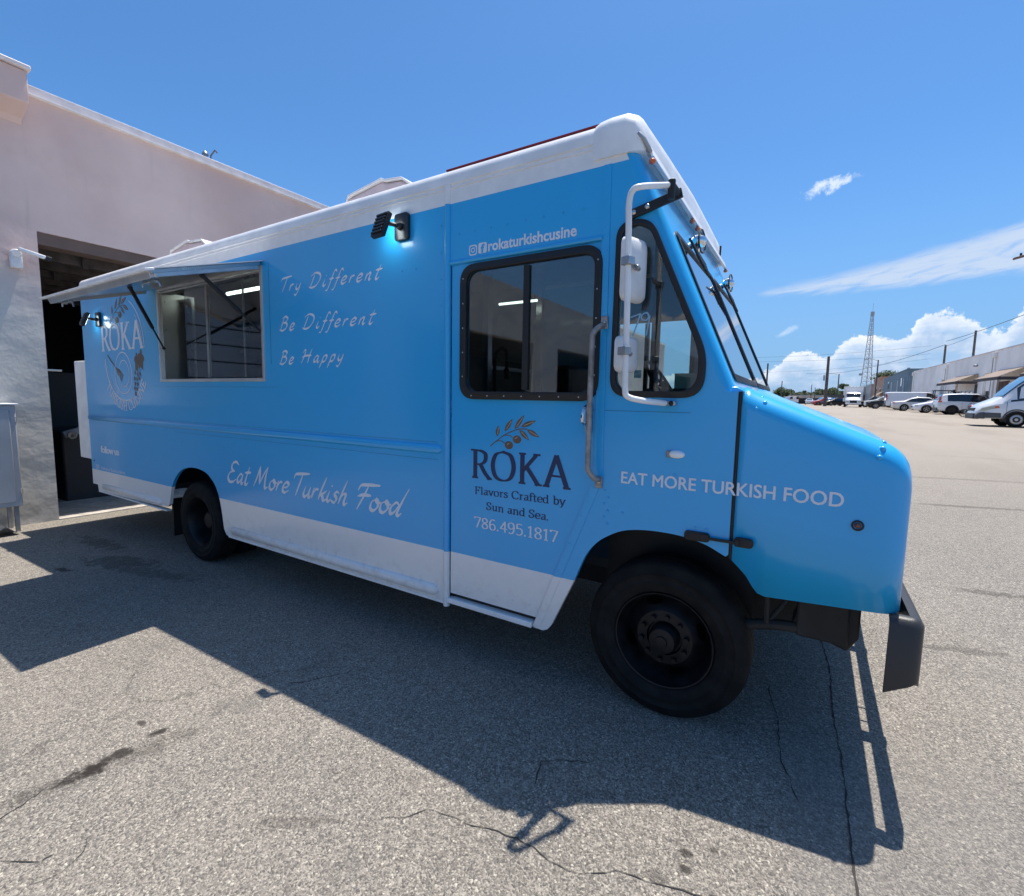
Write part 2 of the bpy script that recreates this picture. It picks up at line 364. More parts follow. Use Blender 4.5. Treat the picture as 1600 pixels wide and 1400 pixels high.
def rnd(pts, rs, n=6):
    out = []; L = len(pts)
    for i in range(L):
        r = rs[i] if isinstance(rs, (list, tuple)) else rs
        p = Vector(pts[i]); a = Vector(pts[i - 1]) - p; b = Vector(pts[(i + 1) % L]) - p
        if r <= 0: out.append(tuple(p)); continue
        r_ = min(r, a.length * .49, b.length * .49); A = p + a.normalized() * r_; B = p + b.normalized() * r_
        for k in range(n + 1):
            t = k / n; q = A * (1 - t) ** 2 + p * 2 * t * (1 - t) + B * t * t; out.append(tuple(q))
    return out
def area(p): return sum(p[i - 1][0] * p[i][1] - p[i][0] * p[i - 1][1] for i in range(len(p)))
def plate_mesh(name, outline, holes, t0, t1, m, bevel=0, to=None):
    """flat sheet with holes; outline in (u,v); thickness from t0 to t1 along the sheet normal; to(u,v,t)->xyz"""
    cu = bpy.data.curves.new(name, 'CURVE'); cu.dimensions = '2D'; cu.fill_mode = 'BOTH'
    for i, poly in enumerate([outline] + list(holes)):
        if (area(poly) < 0) != (i > 0): poly = poly[::-1]
        sp = cu.splines.new('POLY'); sp.points.add(len(poly) - 1); sp.use_cyclic_u = True
        for q, p in zip(sp.points, poly): q.co = (p[0], p[1], 0, 1)
    cu.extrude = abs(t1 - t0) / 2
    if bevel: cu.bevel_depth = bevel; cu.bevel_resolution = 1; cu.offset = -bevel; cu.extrude = max(0, cu.extrude - bevel)
    o = bpy.data.objects.new('tmp', cu); COL.objects.link(o); dg = bpy.context.evaluated_depsgraph_get()
    me = bpy.data.meshes.new_from_object(o.evaluated_get(dg)); bpy.data.objects.remove(o); bpy.data.curves.remove(cu)
    me.name = name; me.materials.clear(); me.materials.append(m); mid = (t0 + t1) / 2
    if to is None: to = lambda u, v, t: (u, t, v)
    for v in me.vertices: v.co = to(v.co.x, v.co.y, mid + v.co.z)
    bm = bmesh.new(); bm.from_mesh(me); bmesh.ops.remove_doubles(bm, verts=bm.verts, dist=1e-5); bmesh.ops.recalc_face_normals(bm, faces=bm.faces); bm.to_mesh(me); bm.free()
    me.shade_smooth(); me.set_sharp_from_angle(angle=R(30)); return me
def plate(name, outline, holes, t0, t1, m, parent, bevel=0, to=None, kind=None):
    return link(name, plate_mesh(name, outline, holes, t0, t1, m, bevel, to), parent, 0, kind)
def rect(a, b, c, d): return [(a, c), (b, c), (b, d), (a, d)]
def text_mesh(name, s, m, x0, x1, z0, z1, y, to=None, bold=.012, space=1.0):
    cu = bpy.data.curves.new(name, 'FONT'); cu.body = s; cu.size = 1; cu.extrude = .002; cu.offset = bold; cu.space_character = space; cu.resolution_u = 3
    o = bpy.data.objects.new('tmp', cu); COL.objects.link(o); dg = bpy.context.evaluated_depsgraph_get()
    me = bpy.data.meshes.new_from_object(o.evaluated_get(dg)); bpy.data.objects.remove(o)
    me.materials.clear(); me.materials.append(m); xs = [v.co.x for v in me.vertices]; ys = [v.co.y for v in me.vertices]
    sx = (x1 - x0) / (max(xs) - min(xs)); sz = (z1 - z0) / (max(ys) - min(ys)); mx, my = min(xs), min(ys)
    for v in me.vertices: v.co = (x0 + (v.co.x - mx) * sx, y + (-.0006 if v.co.z > 0 else .0006), z0 + (v.co.y - my) * sz)
    return me
# ------------------------------------------------------------------ drawn lettering (stroke glyphs turned into flat ribbons)
def cr(p, n=6):
    if len(p) < 3: return [Vector(q) for q in p]
    q = [Vector(a) for a in p]; e = [q[0] * 2 - q[1]] + q + [q[-1] * 2 - q[-2]]; o = []
    for i in range(1, len(e) - 2):
        for k in range(n):
            t = k / n; o.append(.5 * ((2 * e[i]) + (e[i + 1] - e[i - 1]) * t + (2 * e[i - 1] - 5 * e[i] + 4 * e[i + 1] - e[i + 2]) * t * t + (3 * e[i] - e[i - 1] - 3 * e[i + 1] + e[i + 2]) * t ** 3))
    return o + [q[-1]]
KR = [0]
def ribbon(mb, pts, wmax, wmin, ang, y, taper=0):
    """pts: 2D (x,z) points in the plate plane; pen width varies with stroke direction"""
    L, Rr = [], []; n = len(pts); KR[0] = (KR[0] + 1) % 9; y = y - KR[0] * .00012
    for i, p in enumerate(pts):
        t = (pts[min(i + 1, n - 1)] - pts[max(i - 1, 0)]);
        if t.length < 1e-9: continue
        t.normalize(); th = math.atan2(t.y, t.x); wd = wmin + (wmax - wmin) * abs(math.sin(th - ang))
        if taper: wd *= .35 + .65 * min(1, 4 * i / n, 4 * (n - 1 - i) / n + .25)
        nn = Vector((-t.y, t.x)) * wd / 2
        ex = t * (wmin * .3 if i == n - 1 else -wmin * .3 if i == 0 else 0)
        L.append(p + nn + ex); Rr.append(p - nn + ex)
    k = len(L); o = len(mb.v)
    mb.v += [(q.x, y - i * 1.2e-5, q.y) for i, q in enumerate(L)] + [(q.x, y - i * 1.2e-5, q.y) for i, q in enumerate(Rr)]
    mb.f += [(o + i, o + i + 1, o + k + i + 1, o + k + i) for i in range(k - 1)]
SCR = {  # script hand: (advance, strokes)
 'T': (.62, [[(.0, .74), (.08, .92), (.35, .98), (.8, 1.04)], [(.46, .98), (.36, .5), (.24, -.02)]]),
 'r': (.36, [[(.1, .46), (.04, 0)], [(.07, .18), (.18, .40), (.31, .44)]]),
 'y': (.42, [[(.08, .45), (.04, .18), (.13, .03), (.27, .16), (.34, .44)], [(.36, .46), (.28, .02), (.14, -.34), (.0, -.32)]]),
 'D': (.84, [[(.28, .92), (.2, .5), (.1, .02)], [(.02, .80), (.3, 1.0), (.66, .86), (.72, .5), (.5, .1), (.2, .0), (.02, .07)]]),
 'i': (.26, [[(.11, .45), (.05, .12), (.12, .0), (.24, .12)], [(.17, .66), (.19, .70)]]),
 'f': (.30, [[(.46, .86), (.38, .99), (.27, .86), (.14, .2), (.04, -.26), (-.08, -.33)], [(.04, .42), (.32, .46)]]),
 'e': (.38, [[(.05, .2), (.22, .24), (.32, .38), (.2, .47), (.05, .3), (.06, .05), (.2, .0), (.36, .12)]]),
 'n': (.44, [[(.1, .46), (.03, 0)], [(.06, .22), (.2, .42), (.3, .42), (.27, .12), (.31, .02), (.4, .1)]]),
 't': (.32, [[(.26, .86), (.13, .3), (.11, .04), (.2, .0), (.3, .12)], [(.02, .56), (.38, .62)]]),
 'B': (.66, [[(.24, .93), (.1, .0)], [(.08, .86), (.3, 1.0), (.52, .86), (.42, .62), (.22, .53)], [(.22, .53), (.5, .5), (.54, .22), (.3, .0), (.04, .06)]]),
 'H': (.78, [[(.02, .72), (.12, .92), (.22, .95)], [(.22, .95), (.16, .5), (.02, .0)], [(.68, 1.0), (.56, .5), (.5, .0)], [(.0, .42), (.3, .52), (.7, .52)]]),
 'a': (.44, [[(.33, .4), (.2, .47), (.04, .24), (.08, .02), (.22, .12), (.33, .40)], [(.36, .46), (.3, .08), (.36, .0), (.44, .1)]]),
 'p': (.44, [[(.14, .46), (.05, .0), (-.05, -.42)], [(.08, .2), (.22, .44), (.36, .40), (.32, .12), (.16, .0), (.06, .08)]]),
 'E': (.60, [[(.60, .90), (.42, 1.02), (.2, .92), (.18, .66), (.38, .55)], [(.38, .55), (.1, .46), (.0, .2), (.14, .0), (.36, .02), (.54, .16)]]),
 'M': (.90, [[(.0, .0), (.14, .45), (.26, .98)], [(.26, .98), (.3, .5), (.34, .16)], [(.34, .16), (.52, .66), (.70, 1.0)], [(.70, 1.0), (.64, .5), (.68, .03), (.82, .08)]]),
 'o': (.40, [[(.2, .46), (.05, .32), (.05, .08), (.18, .0), (.32, .16), (.3, .38), (.2, .46), (.28, .34), (.42, .36)]]),
 'u': (.46, [[(.1, .46), (.04, .12), (.13, .0), (.28, .16), (.36, .46)], [(.36, .46), (.32, .08), (.38, .0), (.46, .1)]]),
 'k': (.42, [[(.26, 1.0), (.12, .45), (.03, .0)], [(.38, .44), (.24, .30), (.1, .22)], [(.1, .22), (.22, .14), (.28, .0), (.42, .06)]]),
 's': (.34, [[(.30, .44), (.2, .48), (.12, .36), (.24, .18), (.16, .0), (.0, .06)]]),
 'h': (.46, [[(.26, 1.0), (.12, .45), (.03, .0)], [(.07, .2), (.2, .42), (.31, .42), (.28, .12), (.33, .0), (.44, .1)]]),
 'F': (.66, [[(.46, .93), (.34, .5), (.16, -.06)], [(.06, .70), (.14, .90), (.42, .96), (.9, 1.0)], [(.1, .46), (.3, .54), (.62, .56)]]),
 'd': (.50, [[(.33, .4), (.2, .47), (.04, .24), (.08, .02), (.22, .12), (.33, .40)], [(.56, 1.04), (.42, .55), (.32, .1), (.38, .0), (.48, .1)]]),
 ' ': (.34, [])}
s_ = .085
def stem(x, a=0, b=1): return [(x, a), (x, b)]
def sf(x, z, w=.11): return [(x - w, z), (x + w, z)]
SER = {
 'R': (.80, [stem(.2), sf(.2, 0), sf(.16, .985, .13), [(.2, .97), (.42, .97), (.6, .86), (.58, .62), (.42, .5), (.2, .48)], [(.4, .5), (.58, .2), (.76, 0)], sf(.76, 0, .09)]),
 'O': (.98, [[(.48, 1.0), (.2, .88), (.09, .5), (.2, .12), (.48, .0), (.76, .12), (.87, .5), (.76, .88), (.48, 1.0)]]),
 'K': (.92, [stem(.2), sf(.2, 0), sf(.2, 1), [(.68, .98), (.24, .44)], sf(.70, 1, .11), [(.36, .56), (.76, .0)], sf(.77, 0, .11)]),
 'A': (.92, [[(.44, 1.02), (.12, 0)], [(.44, 1.02), (.80, 0)], [(.24, .36), (.66, .36)], sf(.12, 0, .10), sf(.80, 0, .11)]),
 'F': (.70, [stem(.2), sf(.2, 0), [(.08, .98), (.64, .98)], [(.63, .98), (.64, .80)], [(.2, .52), (.5, .52)], [(.5, .62), (.5, .42)]]),
 'C': (.80, [[(.70, .76), (.66, .94), (.42, 1.0), (.17, .84), (.09, .5), (.18, .14), (.44, .0), (.66, .06), (.74, .22)]]),
 'S': (.62, [[(.50, .76), (.48, .94), (.28, 1.0), (.11, .86), (.14, .64), (.4, .44), (.52, .24), (.4, .03), (.2, .0), (.09, .08), (.07, .26)]]),
 'T': (.78, [stem(.39), sf(.39, 0), [(.06, .98), (.72, .98)], [(.06, .98), (.05, .80)], [(.72, .98), (.73, .80)]]),
 'U': (.86, [[(.18, .98), (.18, .35), (.26, .06), (.46, .0), (.64, .10), (.69, .35), (.69, .98)], sf(.18, 1), sf(.69, 1, .09)]),
 'I': (.40, [stem(.2), sf(.2, 0), sf(.2, 1)]),
 'H': (.92, [stem(.2), stem(.72), sf(.2, 0), sf(.2, 1), sf(.72, 0), sf(.72, 1), [(.2, .51), (.72, .51)]]),
 'N': (.92, [stem(.2), stem(.74), [(.2, 1), (.74, 0)], sf(.2, 0, .09), sf(.14, 1, .08), sf(.74, 1, .09)]),
 'E': (.72, [stem(.2), [(.08, .98), (.62, .98)], [(.08, .02), (.64, .02)], [(.2, .52), (.5, .52)], [(.62, .98), (.63, .82)], [(.64, .02), (.66, .2)], [(.5, .62), (.5, .42)]]),
 'l': (.34, [stem(.17, 0, 1.02), sf(.17, 0, .09), [(.06, 1.02), (.17, 1.02)]]),
 'a': (.56, [[(.12, .58), (.26, .67), (.42, .58), (.42, .1), (.54, .02)], [(.42, .40), (.2, .32), (.1, .16), (.2, .0), (.42, .14)]]),
 'v': (.60, [[(.1, .66), (.31, 0)], [(.52, .66), (.31, 0)], sf(.1, .66, .08), sf(.52, .66, .07)]),
 'o': (.62, [[(.31, .68), (.13, .6), (.08, .34), (.13, .08), (.31, .0), (.49, .08), (.54, .34), (.49, .6), (.31, .68)]]),
 'r': (.48, [stem(.18, 0, .66), sf(.18, 0, .09), [(.06, .66), (.18, .66)], [(.18, .46), (.3, .64), (.44, .62)]]),
 's': (.50, [[(.38, .54), (.34, .66), (.2, .68), (.1, .56), (.2, .40), (.38, .26), (.38, .08), (.22, .0), (.1, .04), (.08, .16)]]),
 'f': (.38, [[(.46, .92), (.36, 1.04), (.22, 1.0), (.18, .84), (.18, 0)], sf(.18, 0, .09), [(.04, .64), (.36, .64)]]),
 't': (.42, [[(.19, .88), (.19, .16), (.26, .0), (.38, .06)], [(.05, .65), (.38, .65)]]),
 'e': (.56, [[(.1, .36), (.48, .36), (.46, .58), (.3, .68), (.14, .58), (.08, .34), (.14, .08), (.32, .0), (.5, .12)]]),
 'd': (.64, [stem(.48, 0, 1.02), [(.36, 1.02), (.48, 1.02)], sf(.54, 0, .05), [(.48, .56), (.32, .68), (.14, .58), (.08, .33), (.14, .08), (.3, .0), (.48, .14)]]),
 'b': (.62, [stem(.17, 0, 1.02), [(.05, 1.02), (.17, 1.02)], [(.17, .5), (.34, .68), (.5, .6), (.55, .34), (.48, .06), (.32, .0), (.17, .1)]]),
 'y': (.60, [[(.1, .66), (.32, .0)], [(.53, .66), (.32, .0), (.22, -.26), (.08, -.28)], sf(.1, .66, .08), sf(.53, .66, .07)]),
 'u': (.66, [[(.17, .65), (.17, .18), (.26, .0), (.42, .06), (.5, .2)], stem(.5, 0, .66), [(.07, .66), (.17, .66)], [(.4, .66), (.5, .66)], [(.5, .01), (.6, .01)]]),
 'n': (.68, [stem(.17, 0, .66), sf(.17, 0, .09), [(.06, .66), (.17, .66)], [(.17, .48), (.32, .67), (.48, .6), (.52, .4), (.52, 0)], sf(.52, 0, .09)]),
 '.': (.26, [[(.12, .0), (.12, .11)]]),
 '7': (.60, [[(.08, .84), (.09, .97), (.54, .97)], [(.54, .97), (.4, .55), (.24, 0)]]),
 '8': (.60, [[(.3, .98), (.13, .88), (.13, .64), (.3, .52), (.48, .34), (.48, .10), (.3, .0), (.12, .1), (.12, .34), (.3, .52), (.46, .66), (.46, .88), (.3, .98)]]),
 '6': (.60, [[(.48, .92), (.3, .98), (.14, .78), (.09, .4), (.16, .08), (.32, .0), (.49, .12), (.49, .42), (.34, .56), (.16, .46), (.1, .32)]]),
 '9': (.60, [[(.12, .06), (.3, .0), (.46, .2), (.51, .6), (.44, .9), (.28, .98), (.11, .86), (.11, .56), (.26, .42), (.44, .52), (.5, .66)]]),
 '4': (.60, [[(.42, 0), (.42, .98)], [(.42, .98), (.06, .30)], [(.06, .30), (.56, .30)]]),
 '5': (.60, [[(.48, .97), (.16, .97), (.13, .56)], [(.13, .56), (.3, .62), (.48, .5), (.5, .2), (.32, .0), (.1, .06)]]),
 '1': (.50, [[(.26, 0), (.26, .98)], [(.1, .82), (.26, .98)], sf(.26, 0, .12)]),
 ' ': (.34, [])}
def draw_text(mb, s, font, p0, p1, h, pen, pmin, ang, y, shear=0, taper=0, gap=0., arc=None):
    """baseline from p0 to p1 (x,z), cap height h"""
    adv = sum(font[c][0] + gap for c in s) - gap; L = (Vector(p1) - Vector(p0)).length; k = L / adv
    cur = 0
    for c in s:
        a, st = font[c]
        for q in st:
            lin = cr([Vector((px, py)) for px, py in q]) if len(q) > 2 else [Vector(q[0]).lerp(Vector(q[1]), t / 3) for t in range(4)]
            pts = []
            for v in lin:
                lx, lz = (v.x + shear * v.y) * k, v.y * h
                if arc:
                    cx, cz, rad, a0, a1 = arc; mid = (cur + a / 2) * k; th = a0 + (a1 - a0) * mid / L
                    off = lx - a / 2 * k; rr = rad - lz
                    pts.append(Vector((cx + rr * math.cos(th) - off * math.sin(th), cz + rr * math.sin(th) + off * math.cos(th))))
                else:
                    dd = (Vector(p1) - Vector(p0)).normalized(); pts.append(Vector(p0) + dd * (cur * k + lx) + Vector((-dd.y, dd.x)) * lz)
            ribbon(mb, pts, pen, pmin, ang + (0 if not arc else 0), y, taper)
        cur += a + gap
# ------------------------------------------------------------------ ground
def g(x, y):
    a = .02 * (min(x, 3) + .5) if x < 3 else .07
    return a + .8 * math.log(1 + max(0, y - 4) / 22.)
def axis(lims):
    o = []
    for a, b, st in lims: o += list(np.arange(a, b - 1e-6, st))
    return o + [lims[-1][1]]
gx = axis([(-400, -40, 40), (-40, -12, 4), (-12, 12, .5), (12, 40, 4), (40, 400, 40)])
gy = axis([(-120, -20, 20), (-20, 0, 2), (0, 12, .5), (12, 60, 3), (60, 200, 10), (200, 1200, 100)])
mb = MB(); nx = len(gx)
mb.add([(x, y, g(x, y)) for y in gy for x in gx], [(j * nx + i, j * nx + i + 1, (j + 1) * nx + i + 1, (j + 1) * nx + i) for j in range(len(gy) - 1) for i in range(nx - 1)])
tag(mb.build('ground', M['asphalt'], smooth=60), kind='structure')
# pavement joints and cracks: thin dark strips lying on the asphalt
def crack(pts, wd, jit=.006):
    mb = MB(); P = []
    for a, b in zip(pts[:-1], pts[1:]):
        n = max(2, int((Vector(b) - Vector(a)).length / .03))
        for k in range(n):
            t = k / n; P.append(Vector(a).lerp(Vector(b), t) + Vector((random.uniform(-jit, jit), random.uniform(-jit, jit))))
    P.append(Vector(pts[-1])); vs = []
    for i, p in enumerate(P):
        t = (P[min(i + 1, len(P) - 1)] - P[max(i - 1, 0)]).normalized(); w_ = wd * random.uniform(.25, 1.2) * (.3 if i in (0, len(P) - 1) else 1)
        n_ = Vector((-t.y, t.x)) * w_ / 2
        for q in (p + n_, p - n_): vs.append((q.x, q.y, g(q.x, q.y) + .003))
    mb.add(vs, [(2 * i, 2 * i + 1, 2 * i + 3, 2 * i + 2) for i in range(len(P) - 1)])
    tag(mb.build('pavement_crack', M['crack'], smooth=0), kind='structure')
crack([(-1.05, 1.39), (-.913, 1.428), (-.801, 1.44), (-.7, 1.428), (-.582, 1.432), (-.474, 1.521), (-.377, 1.536), (-.266, 1.565), (-.202, 1.587), (.05, 1.7)], .005)
crack([(.12, 4.6), (.156, 3.885), (.198, 3.435), (.196, 2.994), (.222, 2.57), (.229, 2.175), (.231, 1.99), (.238, 1.862), (.26, 1.5)], .009, .004)
crack([(-2.60, .38), (-2.663, .55), (-2.674, .583)], .008); crack([(-2.372, .377), (-2.245, .448), (-2.239, .49)], .005)
crack([(-2.166, .397), (-2.124, .476), (-2.166, .55), (-2.221, .578)], .005); crack([(-.909, 1.696), (-.953, 1.835), (-.896, 1.885), (-.75, 1.95)], .007)
crack([(-2.2, 2.0), (-2.313, 1.845), (-2.433, 1.666), (-2.52, 1.58)], .005); crack([(-.12, 3.1), (-.05, 2.75), (-.02, 2.45), (.06, 2.2)], .006)
crack([(-1.35, 1.22), (-1.25, 1.3), (-1.22, 1.36), (-1.05, 1.39)], .004)
# ------------------------------------------------------------------ main building with the garage opening
XW = -8.95
B = thing('garage_building', 'pale pink stucco industrial building with open garage bays behind the truck', 'building', (XW, 2.3, g(XW, 2.3)))
toW = lambda u, v, t: (XW - t, u, v)
oz = -.18
BAYS = [(-38, -31, 3.7), (-29, -22, 3.7), (-20, -13, 3.7), (-11, -4.6, 3.7), (-3.2, .9, 3.4), (2.3, 7.3, 3.76), (11.5, 15.5, 3.7), (20.5, 24.5, 3.7)]
holes = [rect(a, b, g(XW, a) - .02, h) for a, b, h in BAYS]
outl = [(-45, -.3)]
for a, b, h in BAYS: outl += [(a, -.3), (a, h), (b, h), (b, -.3)]
outl += [(34, -.3), (34, 5.46), (-45, 5.46)]
plate('wall', outl, [], 0, .30, M['stucco'], B, 0, toW)
mb = MB(); mb.box(XW - .25, XW + .05, 2.262, 34, 5.475, 5.58); mb.build('coping', M['coping'], B, bevel=.008)
mb = MB(); mb.box(XW - .25, XW + .075, 2.262, 34, 5.457, 5.472); mb.build('drip_edge', M['white'], B)
# scupper box on the parapet, left
mb = MB(); mb.prism([(XW, 5.05), (XW + .05, 5.12), (XW + .34, 5.22), (XW + .34, 5.60), (XW, 5.60)], 'y', .9, 2.24)
mb.v = [(v[0], v[1], v[2]) for v in mb.v]; pz = mb.build('scupper_box', M['stucco'], B, bevel=.01)
mb = MB(); mb.box(XW - .02, XW + .39, .85, 2.27, 5.605, 5.66); mb.build('scupper_cap', M['coping'], B, bevel=.012)
# flat roof, end walls
mb = MB(); mb.box(XW - 22, XW - .3, -45, 34, 4.9, 5.1); mb.build('roof', M['shed'], B)
for y in (-45, 33.7):
    mb = MB(); mb.box(XW - 22, XW - .3, y, y + .3, -.3, 5.5); mb.build('end_wall', M['stucco'], B)
# inside of the open bay
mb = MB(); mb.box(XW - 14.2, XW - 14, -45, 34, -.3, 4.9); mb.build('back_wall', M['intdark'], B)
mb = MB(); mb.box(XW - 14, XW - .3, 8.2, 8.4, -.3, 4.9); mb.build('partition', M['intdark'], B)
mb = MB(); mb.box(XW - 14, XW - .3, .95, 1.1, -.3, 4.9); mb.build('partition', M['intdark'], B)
mb = MB(); mb.box(XW - 14, XW + .02, 2.3, 7.3, g(XW, 3) - .1, g(XW, 3) + .012); mb.build('threshold', M['concrete'], B)
# overhead sectional door rolled up, stacked panels seen from below, and header lintel
M['lintel'] = mat('lintel_timber', (.16, .11, .09), .8)
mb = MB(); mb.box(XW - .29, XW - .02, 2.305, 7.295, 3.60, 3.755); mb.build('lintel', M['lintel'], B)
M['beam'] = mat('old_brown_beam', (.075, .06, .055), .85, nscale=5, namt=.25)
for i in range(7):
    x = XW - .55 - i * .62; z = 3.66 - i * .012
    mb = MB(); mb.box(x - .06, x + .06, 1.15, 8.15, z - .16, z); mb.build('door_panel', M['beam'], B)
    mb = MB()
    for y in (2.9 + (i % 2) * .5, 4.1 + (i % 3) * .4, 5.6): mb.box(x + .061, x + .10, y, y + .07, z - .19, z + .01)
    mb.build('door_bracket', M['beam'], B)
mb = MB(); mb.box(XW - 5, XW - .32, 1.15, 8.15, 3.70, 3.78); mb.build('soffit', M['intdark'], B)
# closed roller shutters of the other bays
for a, b, h in (BAYS[4], BAYS[6], BAYS[7]):
    z = g(XW, a); n = 12; hh = (h - z) / n; first = None
    me = MB().box(XW - .12, XW - .10 + .02, a, b, 0.012, hh - .012).mesh('shutter_slat', M['door_grey'], 0)
    for k in range(n):
        o = link('shutter_slat', me, B); o.location.z += z + k * hh
# wall camera
mb = MB(); mb.tube([(XW + .005, 2.065, 3.40), (XW + .10, 2.065, 3.40)], .055, 16); mb.box(XW, XW + .09, 2.01, 2.12, 3.22, 3.40)
cm = thing('security_camera', 'small white security camera on an arm beside the garage opening', 'camera', (XW, 2.065, 3.4))
mb.build('junction_box', M['white'], cm, bevel=.01)
mb = MB(); mb.obox((XW + .20, 2.19, 3.415), (.35, 1, -.28), (0, .28, 1), (1, -.3, 0), .13, .022, .03); mb.build('housing', M['white'], cm, bevel=.008)
mb = MB(); mb.obox((XW + .245, 2.33, 3.375), (.35, 1, -.28), (0, .28, 1), (1, -.3, 0), .035, .028, .03); mb.build('lens_hood', M['black'], cm, bevel=.006)
# steel cabinet on legs at the left edge
cb = thing('utility_cabinet', 'grey painted steel cabinet on legs against the stucco wall at the left edge', 'cabinet', (XW + .25, 1.4, g(XW, 1.4)))
mb = MB(); mb.box(XW + .02, XW + .42, .7, 1.86, .17, 1.455); mb.build('body', M['cabinet'], cb, bevel=.012)
mb = MB(); mb.box(XW + .02, XW + .44, .68, 1.885, 1.458, 1.478); mb.build('top', M['white'], cb, bevel=.004)
mb = MB(); mb.box(XW + .4205, XW + .432, .76, 1.80, .23, 1.40); mb.build('door', M['cabinet'], cb, bevel=.006)
for z in (.36, 1.28):
    mb = MB(); mb.cyl((XW + .415, 1.855, z - .03), (XW + .415, 1.855, z + .03), .012, 8); mb.build('hinge', M['steel'], cb)
for (dx, y) in ((.06, 1.80), (.38, 1.80), (.06, .76), (.38, .76)):
    mb = MB(); mb.box(XW + dx - .02, XW + dx + .02, y - .02, y + .02, g(XW, 1.4) - .005, .17); mb.build('leg', M['galv'], cb)
# crumpled sheet metal under the cabinet
mb = MB(); prof = [(1.05, .0), (1.22, .10), (1.35, .06), (1.5, .05), (1.62, .15), (1.74, .02)]
for (a, b_), (c, d_) in zip(prof[:-1], prof[1:]):
    z0 = g(XW, 1.4); mb.add([(XW + .30, a, z0 + b_), (XW + .30, c, z0 + d_), (XW + .62, c + .02, z0 + d_ * .9), (XW + .62, a + .02, z0 + b_ * .9), (XW + .30, a, z0 + b_ + .006), (XW + .30, c, z0 + d_ + .006), (XW + .62, c + .02, z0 + d_ * .9 + .006), (XW + .62, a + .02, z0 + b_ * .9 + .006)], [(0, 1, 2, 3), (4, 5, 6, 7), (0, 1, 5, 4), (2, 3, 7, 6)])
tag(mb.build('metal_sheet', M['galv'], smooth=0), 'crumpled pale metal sheet lying under the grey cabinet', 'scrap metal')
# roof vent pipe
vt = thing('roof_vent', 'small vent pipe and cable mast above the stucco parapet', 'vent', (XW - .2, 4.55, 5.57))
mb = MB(); mb.cyl((XW - .12, 4.55, 5.4), (XW - .12, 4.55, 5.69), .035, 12); mb.lathe([(.05, .0), (.045, .03), (.005, .07)], (XW - .12, 4.55, 5.68), 'z', 12); mb.build('vent_pipe', M['galv'], vt)
mb = MB(); mb.tube([(XW - .12, 4.62, 5.4), (XW - .12, 4.64, 5.7), (XW - .12, 4.71, 5.82), (XW - .12, 4.75, 5.79)], .012, 8); mb.build('mast', M['wood'], vt)
for i, y in enumerate((19.5, 12.0)):
    vt = thing('roof_vent', ('short vent pipe on the parapet, seen through the cab window', 'bent cable mast on the far parapet, hidden behind the truck')[i], 'vent', (XW - .2, y, 5.57))
    MB().tube([(XW - .12, y, 5.4), (XW - .12, y, 6.0), (XW - .12, y + .3, 6.3)], .03, 8).build('mast', M['wood'], vt)
# things inside the bay
mb = MB(); z0 = g(-10, 4)
mach = thing('workshop_machine', 'dark workshop machine with a grey beam standing inside the open bay', 'machine', (-11, 3.4, z0))
mb.box(-11.6, -10.3, 2.75, 4.4, z0 + .01, 1.0); mb.build('body', M['intdark'], mach, bevel=.03)
mb = MB(); mb.obox((-10.25, 3.1, 1.05), (.1, 1, .35), (1, 0, 0), (0, -.35, 1), .35, .05, .05); mb.build('beam', M['greymetal'], mach)
mb = MB(); mb.lathe([(.02, 0), (.06, 0), (.06, .05), (.02, .05)], (-10.2, 2.85, .93), 'x', 20, True); mb.build('pulley', M['steel'], mach)
mb = MB(); mb.box(-12.6, -12.2, 2.6, 5.4, z0 + .01, 2.0)
tag(mb.build('storage_locker', M['intdark'], None, bevel=.02), 'dark storage locker deep inside the open bay', 'locker')
mb = MB(); mb.tube([(XW - .12, 2.302, 1.93), (XW - .12, 2.48, 1.93)], .014, 8); mb.build('door_stop', M['white'], B)
# ------------------------------------------------------------------ FOOD TRUCK
Y0 = 2.38; Y1 = 4.70; YC = .5 * (Y0 + Y1)
T = thing('food_truck', 'sky blue and white step van food truck with raised serving hatch', 'food truck', (-3.5, YC, 0))
# side panel
side = [(-7.87, .46), (-7.72, .46), (-7.70, .385), (-6.03, .41), (-5.84, .425), (-5.785, .46)] + [tuple(q) for q in cr([(-5.765, .52), (-5.73, .62), (-5.68, .70), (-5.61, .775), (-5.51, .845), (-5.395, .885), (-5.24, .905), (-5.10, .898), (-4.97, .868), (-4.85, .79), (-4.775, .68), (-4.735, .55), (-4.70, .36)], 4)] + [(-4.66, .31), (-4.58, .30), (-1.985, .31), (-1.985, 2.93), (-7.87, 2.93)]
plate('side_panel', side, [rect(-5.795, -3.945, 1.775, 2.69)], Y0, Y0 + .03, M['wrap'], T)
# door header and cab side
plate('door_header', rect(-1.985, -.958, 2.46, 2.93), [], Y0, Y0 + .03, M['wrap'], T)
XF = lambda z: -.30 - (z - 1.70) * .4359     # front face plane x at height z
PR = .055
cw_out = rnd([(-.893, 1.668), (-.887, 2.525), (-.715, 2.525), (-.43, 1.87), (-.44, 1.668)], [.10, .14, .10, .08, .14], 8)
cw_in = rnd([(-.863, 1.700), (-.858, 2.494), (-.731, 2.494), (-.464, 1.874), (-.472, 1.700)], [.08, .11, .08, .07, .11], 8)
cab = [(-.958, 2.93), (-.865, 2.93), (XF(2.84) - PR, 2.84), (XF(1.75) - PR, 1.75), (-.335, 1.70), (-.290, 1.70), (-.289, .948)] + [tuple(q) for q in cr([(-.30, .938), (-.397, .981), (-.516, 1.003), (-.66, 1.004), (-.78, .985), (-.87, .942), (-.943, .884), (-1.0, .80), (-1.055, .664)], 5)] + [(-1.19, .365), (-1.215, .33), (-1.245, .315), (-1.31, .318), (-.962, 1.225)]
